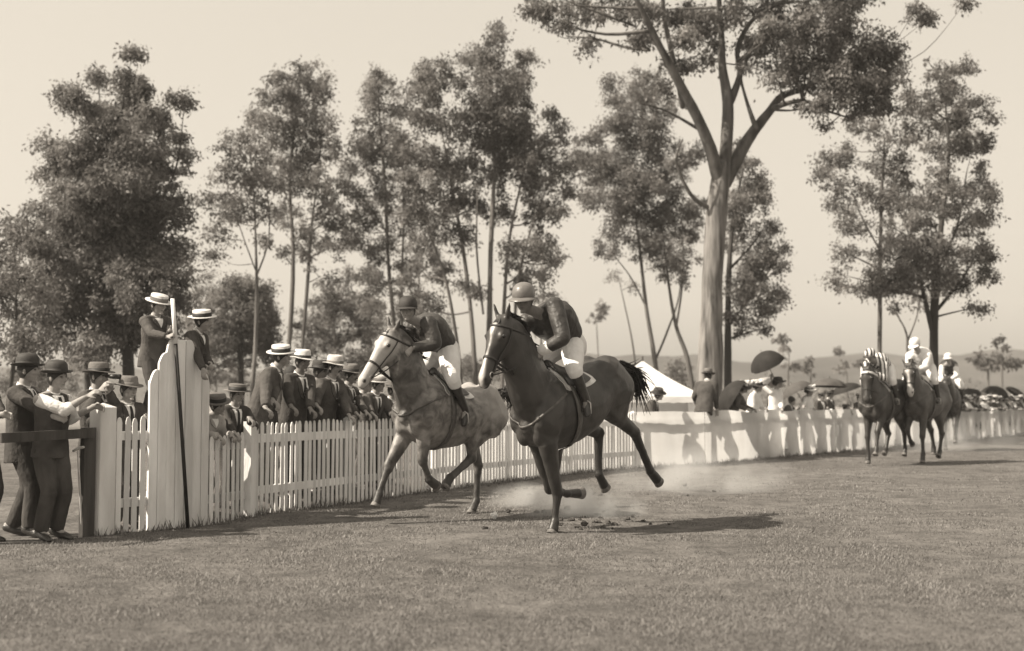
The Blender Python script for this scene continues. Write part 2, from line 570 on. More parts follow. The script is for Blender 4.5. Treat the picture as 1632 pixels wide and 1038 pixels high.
_pick_cache = {}
def picket(parent, s, h, w=0.072, th=0.011, off=0.0, name='picket', m='paint', point=True, tilt=0.0):
    key = (round(w, 3), round(th, 3), point, m)
    if key not in _pick_cache:
        mb = MB()
        hw, ht = w / 2, th / 2
        out = [(-hw, 0), (hw, 0), (hw, .955), (hw * .6, .99), (0, 1.0), (-hw * .6, .99), (-hw, .955)] if point else [(-hw, 0), (hw, 0), (hw, 1), (-hw, 1)]
        n = len(out)
        vs = [(x, -ht, z) for x, z in out] + [(x, ht, z) for x, z in out]
        fs = [tuple(range(n)), tuple(range(2 * n - 1, n - 1, -1))] + [((i + 1) % n, i, n + i, n + (i + 1) % n) for i in range(n)]
        mb.add(vs, fs)
        me = mb.mesh(name); me.materials.append(M[m])
        _pick_cache[key] = me
    p, t, o = fence(s)
    ob = link(name, _pick_cache[key], None, parent, smooth=False)
    q = p + o * off
    b = np.array(parent['_b'])
    ob.location = (q[0] - b[0], q[1] - b[1], -0.02 - b[2])
    ob.rotation_euler = (0, tilt, math.atan2(t[1], t[0]))
    ob.scale = (1, 1, h + 0.02)
    return ob

def rail(parent, s0, s1, z, hgt=0.09, th=0.045, off=0.0, m='paint', name='rail', step=2.2):
    n = max(1, int(round((s1 - s0) / step)))
    for i in range(n):
        a, b = s0 + (s1 - s0) * i / n + 0.002, s0 + (s1 - s0) * (i + 1) / n - 0.002
        pa, ta, oa = fence(a); pb, tb, ob_ = fence(b)
        pa = pa + oa * off + V(0, 0, z); pb = pb + ob_ * off + V(0, 0, z)
        t = nrm(pb - pa); o = V(t[1], -t[0], 0)
        mb = MB(); box(mb, (pa + pb) / 2, np.linalg.norm(pb - pa), th, hgt, [t, o, V(0, 0, 1)])
        mb.build(name, M[m], parent, smooth=False)

def post(parent, s, h, w=0.11, off=-0.06, m='paint', name='post', cap=True):
    p, A = frame_at(s)
    p = p + A[1] * off
    mb = MB()
    box(mb, p + V(0, 0, h / 2 - 0.05), w, w, h + 0.1, A, bev=0.008)
    if cap:
        q = p + V(0, 0, h + 0.0005)
        r = w / 2
        vs = [q + A[0] * a * r + A[1] * b * r for a, b in ((-1, -1), (1, -1), (1, 1), (-1, 1))] + [q + V(0, 0, 0.045)]
        mb.add(vs, [(0, 1, 4), (1, 2, 4), (2, 3, 4), (3, 0, 4)])
    return mb.build(name, M[m], parent, smooth=False)

# short paling section by the gate
S0, S1, S2 = s_at(165), s_at(238), s_at(333)
pb_ = fence(S0)[0]
short = thing('picket_fence', pb_, 'short run of tall white palings with thick end post between dark gate and stepped board', 'fence')
post(short, s_at(168), 1.27, 0.19, -0.02, 'paint_worn', 'end_post')
s = s_at(191); k = 0
while s < S1 - 0.05:
    picket(short, s, 1.17 + 0.012 * math.sin(k * 2.7), off=0.012, w=0.062, tilt=0.01 * math.sin(k * 1.9)); s += 0.098; k += 1
rail(short, s_at(180), S1, 0.30, off=-0.024)
rail(short, s_at(180), S1, 0.98, off=-0.024)

# stepped judge's board of upright planks
pbd, Abd = frame_at((S1 + S2) / 2)
board = thing('stepped_board', pbd, 'tall white stepped board of upright planks marking the winning post, scalloped shoulders', 'board')
NPL = 7
def prof(u):
    a = abs(u)
    if a < 0.44: return 1.985 - 0.10 * max(0, (a - 0.28) / 0.16) ** 2.2
    if a < 0.72: return 1.845 - 0.13 * ((a - 0.44) / 0.28) ** 2.6
    return 1.665 - 0.16 * ((a - 0.72) / 0.28) ** 2.6
for i in range(NPL):
    sa, sb = S1 + (S2 - S1) * i / NPL + 0.0025, S1 + (S2 - S1) * (i + 1) / NPL - 0.0025
    ss = np.linspace(sa, sb, 9)
    vs, n = [], len(ss)
    for o_ in (0.0, -0.032):
        row_b, row_t = [], []
        for q in ss:
            p, t, o = fence(q)
            u = 2 * (q - S1) / (S2 - S1) - 1
            edge = 0.003 if q in (sa, sb) and o_ == 0.0 else 0.0
            p = p + o * (o_ + 0.02 + 0.004 * math.sin(i * 2.1) - edge)
            row_b.append(p + V(0, 0, -0.03)); row_t.append(p + V(0, 0, prof(u)))
        vs += row_b + row_t
    fs = []
    for j in range(n - 1):
        fs.append((j, j + 1, n + j + 1, n + j))
        fs.append((2 * n + j + 1, 2 * n + j, 3 * n + j, 3 * n + j + 1))
        fs.append((n + j, n + j + 1, 3 * n + j + 1, 3 * n + j))
        fs.append((j + 1, j, 2 * n + j, 2 * n + j + 1))
    fs += [(0, n, 3 * n, 2 * n), (n - 1, 3 * n - 1, 4 * n - 1, 2 * n - 1)]
    mb = MB(); mb.add(vs, fs); mb.build('plank', M['paint'], board, smooth=False)
for z in (0.35, 1.0, 1.5):
    rail(board, S1 + 0.03, S2 - 0.03, z, hgt=0.1, th=0.04, off=-0.04, m='paint', name='batten', step=5)

# winning pole
pt, pbm = at(275, 476, fence(s_at(283))[0][1] - 0.09), on_ground(300, 835)
pbm = at(300, 838, fence(s_at(300))[0][1] - 0.11)
pole = thing('winning_pole', pbm, 'thin dark leaning pole with white upper end in front of the stepped board', 'pole')
mid = lerp(pbm, pt, 0.80)
mb = MB(); tube(mb, [pbm - V(0, 0, .06), lerp(pbm, mid, .5), mid], [0.021, 0.02, 0.02], n=8, round_ends=False); mb.build('shaft', M['pole_dark'], pole)
mb = MB(); tube(mb, [mid + (pt - mid) * 0.001, pt], [0.0225, 0.0225], n=10, round_ends=False); mb.build('upper_sleeve', M['paint'], pole)
POLE_HAND = lerp(pbm, pt, 0.875)

# long picket fence
S3, S4 = s_at(338), s_at(1010)
pf = thing('picket_fence', fence(s_at(500))[0], 'long curving white picket fence hung with pale calico, crowd leaning over it', 'fence')
s = S3; k = 0
sp0, sp1 = s_at(347), s_at(398)
while s < S4:
    h = float(np.interp(s, [S3, sp1 - 0.1, sp1, S4], [0.95, 0.97, 1.09, 1.10])) + 0.012 * math.sin(k * 12.9) + 0.008 * math.sin(k * 5.3)
    if abs(s - s_at(400)) > 0.1:
        picket(pf, s, h, w=0.060 + 0.006 * math.sin(k * 7.7), off=0.012 + 0.003 * math.sin(k * 3.7), tilt=0.022 * math.sin(k * 4.1) * abs(math.sin(k * 1.3)))
    s += 0.106 + 0.006 * math.sin(k * 2.9); k += 1
post(pf, s_at(400), 1.10, 0.115, 0.0, 'paint', 'post', cap=False)
for sp in np.arange(s_at(400) + 2.4, FLEN - 1, 2.4):
    post(pf, sp, 1.10, 0.10, -0.115, 'paint', 'post')
rail(pf, S3, s_at(400) - .08, 0.84, off=-0.024); rail(pf, S3, s_at(400) - .08, 0.27, off=-0.024)
rail(pf, s_at(400) + .08, S4, 0.30, off=-0.024)
rail(pf, s_at(400) + .08, FLEN - .5, 0.90, hgt=0.10, off=-0.024, step=2.4)
# calico hung on the fence: behind the pickets first, then over the rails
def cloth(sa, sb, off, top):
    n, m_ = max(6, int((sb - sa) / 0.14)), 10
    vs = []
    for i in range(n + 1):
        q = sa + (sb - sa) * i / n
        p, t, o = fence(q)
        for j in range(m_ + 1):
            f = j / m_
            wv = 0.010 * math.sin(q * 5.3 + f * 2) * (1 - f * .6) + 0.006 * math.sin(q * 13.0 + f * 5)
            zt = top + 0.015 * math.sin(q * 2.62 + .4)
            vs.append(p + o * (off + wv) + V(0, 0, 0.02 + 0.012 * math.sin(q * 3.3) + (zt - 0.02) * f))
    fs = [(i * (m_ + 1) + j, (i + 1) * (m_ + 1) + j, (i + 1) * (m_ + 1) + j + 1, i * (m_ + 1) + j + 1) for i in range(n) for j in range(m_)]
    mb = MB(); mb.add(vs, fs)
    return mb.build('cloth_panel', M['canvas'], pf)
edges = [s_at(690), s_at(790), s_at(900), s_at(1010)]
for a, b in zip(edges[:-1], edges[1:]):
    cloth(a + .01, b - .01, -0.078, 1.06)
q = S4 + 0.02
while q < FLEN - 1:
    e = min(q + 2.4, FLEN - .6)
    cloth(q + 0.008, e - 0.008, 0.03, 1.12); q += 2.4

# dark gate swung out beside the men
ga, gb = at(2, 691, 11.35), at(140, 684, 12.42)
gate = thing('timber_gate', V(gb[0], gb[1], 0), 'low dark timber gate bar and broad post standing open beside the men in bowler hats', 'gate')
t = nrm(gb - ga); o = V(t[1], -t[0], 0)
gp = V(gb[0], gb[1], 0)
mb = MB(); box(mb, gp + V(0.0, 0.02, 0.53), 0.17, 0.06, 1.08, [t, o, V(0, 0, 1)], bev=0.006); mb.build('gate_post', M['wood_dark'], gate, smooth=False)
mb = MB(); box(mb, (ga + gb) / 2 + o * 0.035 + V(0, 0, -.04), np.linalg.norm(gb - ga) + .1, 0.045, 0.09, [t, o, nrm(np.cross(t, o))], bev=0.006); mb.build('top_bar', M['wood_dark'], gate, smooth=False)

# ------------------------------------------------------------------ tent
def build_tent():
    Y = 33.0
    ap, ev = at(1024, 575, Y), at(1108, 633, Y - 1.4)
    c = V(ap[0], Y, 0)
    hw, zt, ze = 1.42, ap[2], ev[2]
    root = thing('canvas_tent', c, 'white pyramid topped canvas tent behind the fence, left of the big gum trunk', 'tent')
    cs = [V(-hw, -hw, 0), V(hw, -hw, 0), V(hw, hw, 0), V(-hw, hw, 0)]
    for k in range(4):
        a, b = cs[k], cs[(k + 1) % 4]
        n = 12; vs = []
        for i in range(n + 1):
            f = i / n
            for j in range(n + 1):
                g = j / n
                e = lerp(a, b, g) * f * 1.03
                sag = .13 * math.sin(math.pi * f) * (.55 + .45 * math.sin(math.pi * g)) + .02 * math.sin(g * 15 + f * 4) * f
                vs.append(c + e + V(0, 0, zt + (ze - zt) * f - sag))
        fs = [(i * (n + 1) + j, (i + 1) * (n + 1) + j, (i + 1) * (n + 1) + j + 1, i * (n + 1) + j + 1) for i in range(n) for j in range(n)]
        mb = MB(); mb.add(vs, fs); mb.build('roof_panel', M['tent'], root)
        mb = MB(); vs = []
        for j in range(25):
            q = c + lerp(a, b, j / 24) * 1.035; d = nrm(a + b)
            vs += [q + V(0, 0, ze - .16 + .03 * abs(math.sin(j * 1.3))), q + V(0, 0, ze + .02)]
        mb.add(vs, [(2 * j, 2 * j + 2, 2 * j + 3, 2 * j + 1) for j in range(24)]); mb.build('valance', M['tent'], root)
        segs = [(0, .52), (.86, 1)] if k == 0 else [(0, 1)]
        for g0, g1 in segs:
            mb = MB(); vs = []
            for j in range(19):
                g = g0 + (g1 - g0) * j / 18
                for z in (.02, .6, ze - .03):
                    vs.append(c + lerp(a, b, g) * (.97 + .012 * math.sin(g * 40)) + V(0, 0, z))
            mb.add(vs, [(j * 3 + q, (j + 1) * 3 + q, (j + 1) * 3 + q + 1, j * 3 + q + 1) for j in range(18) for q in range(2)])
            mb.build('wall_panel', M['tent'], root)
        mb = MB(); tube(mb, [c + a * .99, c + a * .99 + V(0, 0, ze)], [.03, .03], n=7); mb.build('tent_pole', M['wood_dark'], root)
        mb = MB(); tube(mb, [c + a + V(0, 0, ze), c + a * 1.7], [.008, .008], n=5); mb.build('guy_rope', M['rope'], root)
    mb = MB(); tube(mb, [c, c + V(0, 0, zt + .10)], [.035, .025], n=8); mb.build('centre_pole', M['wood_dark'], root)
build_tent()

# ------------------------------------------------------------------ trees
def leaf_mat(name, g, tr=0.3):
    m = bpy.data.materials.new(name); m.use_nodes = True
    nt = m.node_tree; nd = nt.nodes; lk = nt.links
    b = nd['Principled BSDF']; b.inputs['Roughness'].default_value = 0.55; b.inputs['Specular IOR Level'].default_value = 0.35
    an = nd.new('ShaderNodeAttribute'); an.attribute_name = 'leaf'
    rp = nd.new('ShaderNodeValToRGB')
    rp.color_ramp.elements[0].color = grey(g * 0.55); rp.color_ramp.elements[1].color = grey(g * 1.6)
    lk.new(an.outputs['Fac'], rp.inputs[0]); lk.new(rp.outputs[0], b.inputs['Base Color'])
    t = nd.new('ShaderNodeBsdfTranslucent'); lk.new(rp.outputs[0], t.inputs[0])
    ms = nd.new('ShaderNodeMixShader'); ms.inputs[0].default_value = tr
    lk.new(b.outputs[0], ms.inputs[1]); lk.new(t.outputs[0], ms.inputs[2]); lk.new(ms.outputs[0], nd['Material Output'].inputs[0])
    return m
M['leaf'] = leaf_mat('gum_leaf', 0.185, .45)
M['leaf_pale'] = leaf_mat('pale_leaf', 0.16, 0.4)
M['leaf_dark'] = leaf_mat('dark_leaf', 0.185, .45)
def bark_mat(name, g, var, stre=0.12, sc=3.2):
    return mat(name, g, 0.85, 0.2, var, sc, 0.9, 14, stretch=(1, 1, stre))
M['bark_limb'] = bark_mat('grey_limb_bark', 0.10, 0.55, .2, 5.0)
M['bark_pale'] = bark_mat('pale_gum_bark', 0.155, 0.8, 0.12, 7.0)
M['bark_mid'] = bark_mat('grey_bark', 0.13, 0.4)
M['bark_dark'] = bark_mat('dark_bark', 0.055, 0.4)

def tree(name, label, Y, stems, blobs, bark='bark_mid', leaf='leaf', dens=1.0, leaf_len=0.125, depth=1.0, bare=(), group=None, seed=0, thin=0.6, limb_r=0.04, sub=10.5, fill=True, limb_bark=None):
    """stems: polylines of (px, py, radius m), first point of the first stem goes down to the ground; blobs: (px, py, rx, ry) in photograph pixels"""
    r = np.random.default_rng(100 + seed)
    ppm = FPX / Y
    st = []
    for i, pl in enumerate(stems):
        pts, dy = [], r.uniform(-.4, .4) if i else 0.0
        n = len(pl)
        for j, (px, py, rad) in enumerate(pl):
            p = at(px, py, Y); p[1] += dy * j
            pts.append((p, rad * thin))
        st.append(pts)
    b0 = st[0][0][0]
    g0 = float(gz(b0[0], b0[1]))
    base = V(b0[0], b0[1], g0)
    root = thing(name, base, label, 'tree' if 'bush' not in name and 'shrub' not in name else 'bush', group)
    tb = MB(); lb = MB()
    for i, pts in enumerate(st):
        P = [p for p, _ in pts]; rr = [q for _, q in pts]
        if i == 0 or P[0][2] < 2.2 and abs(P[0][0] - b0[0]) > 0.35:
            q = V(P[0][0], P[0][1], float(gz(P[0][0], P[0][1])) - 0.1)
            P = [q, q + (P[0] - q) * 0.25] + P; rr = [rr[0] * 1.22, rr[0] * 1.06] + rr
        tube(lb if i and limb_bark else tb, P, rr, n=22 if rr[0] > .25 else (12 if rr[0] > .1 else 8), k=9 if rr[0] > .25 else 5, rough=.22)
    allp = np.array([p for pts in st for p in [q for q, _ in pts]])
    allr = np.array([q for pts in st for _, q in pts])
    dense = []
    for pts in st:
        for (pa, ra), (pb, rb) in zip(pts[:-1], pts[1:]):
            for t in np.linspace(0, 1, 6):
                dense.append((*lerp(pa, pb, t), ra * (1 - t) + rb * t))
    dense = np.array(dense)
    LV, LT = [], []
    if fill:
        extra = []
        for (bx, by, rx, ry) in blobs:
            if rx > 24 and r.random() < .8:
                t = r.uniform(0, 6.28)
                extra.append((bx + math.cos(t) * rx * 1.0, by + math.sin(t) * ry * 1.0, rx * .6, ry * .6))
        blobs = blobs + extra
    for (bx, by, rx, ry) in blobs:
        rx, ry = (rx * 1.12, ry * 1.12) if rx > 20 else (rx, ry)
        c = at(bx, by, Y + r.uniform(-1, 1) * depth * 1.3)
        ax, az = rx / ppm, ry / ppm
        ay = (ax + az) * 0.5 * r.uniform(.8, 1.2)
        # a branch to the clump
        low = dense[dense[:, 2] < c[2] - 0.15 * az]
        if len(low) == 0: low = dense
        dd = np.linalg.norm(low[:, :3] - c, axis=1) + 0.5 * np.maximum(0, 0.4 - (c[2] - low[:, 2]))
        k = int(np.argmin(dd)); a = low[k, :3]
        ln = np.linalg.norm(c - a)
        if ln > 0.3:
            r0 = min(limb_r, low[k, 3] * 0.7, 0.018 + ln * 0.022)
            m1 = lerp(a, c, 0.45) + V(r.uniform(-.1, .1), r.uniform(-.1, .1), r.uniform(-.12, .05)) * ln
            tube(lb if limb_bark else tb, [a, m1, c], [r0, r0 * .7, r0 * .3], n=6, k=4, round_ends=False)
        area = rx * ry / (ppm * ppm) * math.pi
        nsub = max(4, int(area * sub * (0.85 + .3 * r.random())))
        for _ in range(nsub):
            u = nrm(r.normal(size=3)); rad = r.random() ** 0.4
            sc = c + u * V(ax, ay, az) * rad
            if r.random() < 0.75:
                tube(lb if limb_bark else tb, [c + (sc - c) * .15 - V(0, 0, az * .2), lerp(c, sc, .6) + V(0, 0, -.04), sc], [0.014, 0.010, 0.005], n=4, round_ends=False)
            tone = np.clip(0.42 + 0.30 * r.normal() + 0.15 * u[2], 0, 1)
            sr = r.uniform(0.12, 0.40) * (1.15 if ax > 1.0 else 0.9)
            nl = int(dens * 150 * (sr / 0.3) ** 2)
            q = r.normal(size=(nl, 3)) * sr * .54 * r.uniform(.55, 1.35, 3)
            q[:, 2] = q[:, 2] * .8 - .25 * np.abs(q[:, 0])
            pos = sc + q
            d = r.normal(size=(nl, 3)) * 0.75 + V(0, 0, -0.75) + 0.35 * q / sr
            d /= np.linalg.norm(d, axis=1)[:, None]
            sd = np.cross(d, r.normal(size=(nl, 3))); sd /= np.maximum(np.linalg.norm(sd, axis=1)[:, None], 1e-6)
            ln_ = leaf_len * r.uniform(.6, 1.25, (nl, 1)); wd = ln_ * r.uniform(.16, .30, (nl, 1))
            LV.append(np.stack([pos, pos + d * ln_ * .45 + sd * wd, pos + d * ln_, pos + d * ln_ * .45 - sd * wd], 1))
            LT.append(np.clip(tone + 0.16 * r.normal(size=nl), 0, 1))
    for pl in bare:
        P = [at(px, py, Y + dyy) for px, py, _, dyy in pl]; rr = [q for _, _, q, _ in pl]
        tube(lb if limb_bark else tb, P, rr, n=7, k=5)
    tb.build('trunk', M[bark], root)
    if lb.v: lb.build('limb', M[limb_bark], root)
    if LV:
        LV = np.concatenate(LV) - base; LT = np.concatenate(LT)
        n = len(LV)
        me = bpy.data.meshes.new('crown')
        me.vertices.add(4 * n); me.vertices.foreach_set('co', LV.reshape(-1))
        me.loops.add(4 * n); me.loops.foreach_set('vertex_index', np.arange(4 * n))
        me.polygons.add(n); me.polygons.foreach_set('loop_start', np.arange(n) * 4)
        me.update(calc_edges=True); me.validate()
        set_attr(me, 'leaf', np.repeat(LT, 4))
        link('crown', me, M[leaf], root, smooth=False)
        tree.n += n
    return root
tree.n = 0

tree('gum_sapling', 'thin dark sapling at the far left edge behind the man in the bowler hat', 31,
     [[(14, 640, .10), (24, 560, .085), (26, 480, .06), (20, 400, .03)], [(25, 530, .04), (45, 470, .03), (60, 430, .015)]],
     [(8, 380, 32, 22), (30, 400, 25, 25), (38, 440, 40, 32), (5, 450, 25, 40), (18, 495, 40, 35), (58, 500, 30, 40), (65, 545, 30, 28), (12, 550, 35, 22), (-20, 420, 30, 60), (45, 575, 35, 18)], 'bark_dark', 'leaf_dark', 0.6, seed=1)
tree('gum_tree', 'broad dense dark gum tree left of the stepped board, boys sitting before it', 36,
     [[(206, 640, .30), (204, 560, .27), (200, 450, .22), (195, 330, .16), (190, 230, .10), (200, 130, .03)],
      [(200, 440, .12), (140, 370, .09), (95, 300, .05)], [(198, 400, .12), (250, 330, .08), (280, 260, .05), (290, 170, .015)], [(192, 280, .07), (160, 200, .05), (148, 130, .02)],
      [(203, 520, .1), (130, 470, .07), (80, 440, .04)], [(204, 500, .1), (260, 440, .07)], [(140, 640, .14), (138, 560, .12), (130, 480, .08)]],
     [(150, 123, 16, 11), (199, 118, 10, 10), (212, 84, 4, 5), (205, 145, 26, 20), (225, 140, 16, 18), (120, 150, 12, 6), (103, 147, 6, 5), (125, 172, 22, 12), (168, 178, 38, 20), (205, 178, 40, 28), (240, 180, 18, 16), (300, 160, 16, 7), (272, 156, 8, 6), (288, 217, 8, 5), (265, 187, 8, 6),
      (175, 215, 42, 28), (215, 220, 40, 28), (250, 190, 18, 18), (90, 240, 32, 20), (75, 268, 26, 18), (140, 250, 50, 32), (200, 262, 55, 38), (265, 258, 35, 30), (300, 245, 18, 14), (150, 300, 58, 36), (215, 310, 65, 42), (272, 340, 34, 28), (66, 330, 24, 24),
      (90, 375, 46, 42), (165, 380, 70, 52), (235, 395, 58, 48), (292, 395, 12, 18), (82, 438, 44, 38), (150, 455, 75, 46), (230, 455, 55, 42), (110, 505, 50, 32), (190, 525, 55, 36), (250, 490, 40, 28), (280, 440, 24, 22), (150, 560, 38, 22), (60, 400, 25, 30), (265, 530, 30, 18), (205, 350, 60, 45), (120, 340, 45, 35)],
     'bark_dark', 'leaf_dark', 1.35, seed=2, depth=1.2)
tree('gum_sapling', 'slim pale trunked sapling leaning just right of the boy on the stepped board', 41,
     [[(400, 650, .115), (406, 570, .105), (409, 480, .09), (408, 400, .07), (404, 300, .045), (395, 230, .02)], [(409, 440, .05), (430, 380, .045), (428, 300, .03)], [(407, 430, .04), (392, 385, .03), (375, 330, .02)]],
     [(380, 228, 34, 18), (398, 250, 36, 20), (362, 262, 28, 18), (420, 288, 34, 24), (352, 312, 28, 22), (390, 330, 40, 20), (352, 378, 22, 20), (430, 335, 22, 24), (395, 290, 30, 16), (372, 352, 22, 16), (340, 405, 14, 16), (425, 390, 20, 20)], 'bark_pale', 'leaf', 0.6, seed=3)
tree('round_bush', 'rounded dark evergreen bush behind the boys and the pale sapling', 52,
     [[(385, 640, .2), (384, 560, .17), (390, 490, .08)], [(384, 570, .1), (350, 510, .05)]],
     [(390, 480, 45, 40), (350, 515, 38, 40), (420, 510, 32, 42), (385, 545, 55, 36), (340, 560, 28, 26), (430, 560, 25, 28), (360, 470, 25, 22)], 'bark_dark', 'leaf', 1.2, seed=4)
tree('tall_gum_tree', 'tall twin stemmed gum with narrow crown, first of the middle clump from the left', 46,
     [[(452, 640, .17), (463, 520, .15), (467, 400, .12), (462, 290, .10), (472, 180, .06), (478, 110, .02)], [(474, 640, .13), (488, 470, .11), (494, 370, .09), (505, 270, .05), (512, 180, .02)], [(463, 330, .06), (430, 250, .03)]],
     [(476, 102, 12, 14), (462, 128, 26, 18), (494, 124, 26, 24), (441, 160, 30, 22), (520, 148, 16, 20), (488, 165, 38, 24), (415, 184, 22, 13), (468, 200, 52, 26), (526, 192, 14, 18), (450, 235, 36, 26), (500, 238, 38, 28), (430, 280, 28, 20), (508, 290, 34, 26), (468, 288, 30, 22), (534, 232, 12, 20), (520, 340, 28, 24), (452, 330, 22, 20), (500, 385, 30, 20), (540, 300, 20, 20), (475, 365, 24, 16), (536, 390, 24, 18), (452, 400, 18, 14), (510, 440, 22, 14)], 'bark_mid', 'leaf', 0.72, seed=5)
tree('wattle_bush', 'low leafy bush in the gap behind the grey horse head', 54,
     [[(540, 650, .1), (535, 560, .08), (530, 480, .04)], [(538, 560, .06), (570, 490, .03)]],
     [(520, 470, 30, 20), (560, 440, 28, 20), (545, 490, 38, 22), (500, 505, 30, 26), (580, 480, 22, 18), (525, 540, 34, 24), (575, 530, 26, 22), (490, 560, 24, 24), (560, 575, 40, 20)], 'bark_mid', 'leaf', 0.7, seed=6)
tree('tall_gum_tree', 'tall feathery gum whose thin trunk rises above the capped jockey on the grey', 48,
     [[(632, 640, .16), (628, 520, .14), (619, 420, .12), (614, 300, .10), (605, 190, .06), (600, 120, .02)], [(642, 640, .1), (640, 470, .08), (642, 350, .05), (640, 250, .02)], [(616, 370, .05), (570, 300, .03)]],
     [(599, 118, 8, 14), (608, 148, 28, 22), (585, 165, 16, 22), (632, 178, 22, 26), (600, 198, 34, 26), (572, 222, 22, 18), (610, 240, 38, 26), (562, 262, 32, 22), (642, 262, 24, 26), (600, 290, 34, 24), (550, 302, 28, 18), (630, 312, 28, 24), (578, 342, 34, 22), (640, 362, 26, 26), (600, 398, 28, 20), (562, 382, 22, 18), (648, 424, 22, 20), (540, 335, 20, 16), (608, 452, 24, 18), (590, 490, 22, 16), (655, 480, 18, 22)], 'bark_mid', 'leaf', 0.75, seed=7)
tree('spreading_gum_tree', 'widest tallest gum of the middle clump, many dark stems behind the two jockeys', 44,
     [[(778, 650, .18), (780, 520, .16), (782, 400, .13), (788, 270, .11), (792, 150, .06), (795, 70, .02)], [(760, 650, .15), (752, 520, .13), (738, 400, .10), (720, 300, .08), (702, 200, .04), (690, 120, .015)],
      [(800, 650, .13), (803, 500, .11), (812, 380, .09), (835, 270, .06), (850, 200, .02)], [(738, 650, .12), (728, 540, .10), (712, 450, .08), (690, 380, .05), (675, 300, .02)], [(822, 650, .11), (822, 480, .09), (842, 380, .06), (875, 290, .02)], [(770, 500, .07), (760, 400, .06), (762, 300, .03)]],
     [(680, 108, 18, 18), (700, 120, 26, 22), (668, 135, 14, 14), (670, 185, 26, 26), (692, 160, 34, 28), (720, 200, 28, 24), (650, 240, 26, 26), (690, 250, 38, 28), (740, 255, 36, 26), (795, 60, 26, 14), (763, 88, 34, 18), (832, 98, 24, 22), (782, 110, 42, 26), (800, 145, 44, 26), (742, 142, 20, 26), (830, 150, 22, 26), (790, 188, 48, 28), (752, 200, 36, 28), (828, 200, 28, 22), (800, 230, 46, 28), (858, 240, 32, 26), (888, 212, 22, 22), (880, 180, 10, 12), (840, 262, 42, 26), (898, 260, 22, 28), (780, 270, 36, 28), (870, 300, 40, 28), (908, 300, 14, 18), (720, 300, 36, 26), (672, 300, 34, 28), (656, 340, 22, 24), (700, 340, 34, 26), (760, 330, 26, 22), (850, 340, 32, 26), (893, 340, 16, 18), (680, 390, 32, 26), (738, 380, 24, 20), (840, 390, 32, 24), (868, 400, 26, 22), (700, 440, 28, 20), (832, 430, 26, 26), (858, 450, 16, 18), (662, 440, 22, 26), (690, 490, 22, 18), (800, 330, 24, 22), (740, 450, 18, 14), (765, 470, 14, 14)], 'bark_mid', 'leaf', 0.85, seed=8, depth=1.2)
tree('slanting_gum_tree', 'gum with slanting bare stems between the dark horse and the big pale trunk', 52,
     [[(1052, 650, .18), (1043, 570, .16), (1030, 490, .14), (1022, 420, .11), (1012, 330, .07), (1005, 200, .02)], [(1108, 650, .17), (1095, 570, .15), (1078, 520, .13), (1066, 450, .09), (1055, 350, .05)], [(1044, 575, .08), (1064, 530, .07), (1085, 470, .05), (1090, 400, .02)], [(1030, 490, .07), (1005, 440, .05), (975, 400, .02)], [(1078, 520, .08), (1088, 440, .06), (1085, 350, .03)]],
     [(985, 200, 32, 22), (950, 222, 26, 22), (998, 150, 34, 24), (970, 128, 20, 12), (1030, 132, 24, 24), (930, 258, 26, 20), (975, 270, 38, 26), (1030, 230, 38, 30), (1000, 300, 42, 28), (1060, 290, 38, 32), (958, 320, 26, 22), (1020, 340, 42, 28), (1080, 350, 38, 32), (980, 372, 32, 26), (1040, 390, 36, 26), (1090, 402, 28, 28), (958, 395, 14, 14), (1068, 424, 30, 22), (1015, 180, 32, 28), (1050, 180, 26, 26), (1085, 250, 26, 26), (920, 235, 12, 10)], 'bark_mid', 'leaf', 0.8, seed=9)
tree('dark_gum_tree', 'dark slender gum standing close behind the right side of the big pale trunk', 47,
     [[(1160, 650, .24), (1160, 540, .21), (1162, 430, .17), (1170, 340, .12), (1185, 270, .05)], [(1162, 430, .1), (1200, 390, .06), (1230, 350, .02)], [(1161, 520, .08), (1200, 470, .05), (1235, 430, .02)]],
     [(1200, 278, 26, 24), (1186, 320, 38, 24), (1212, 330, 22, 20), (1190, 378, 36, 26), (1230, 400, 26, 20), (1200, 430, 38, 26), (1246, 425, 12, 12), (1210, 480, 36, 26), (1232, 520, 20, 14), (1192, 520, 26, 16), (1180, 245, 22, 20), (1240, 465, 18, 16), (1225, 360, 16, 16), (1180, 460, 22, 24)], 'bark_dark', 'leaf', 0.85, seed=10)
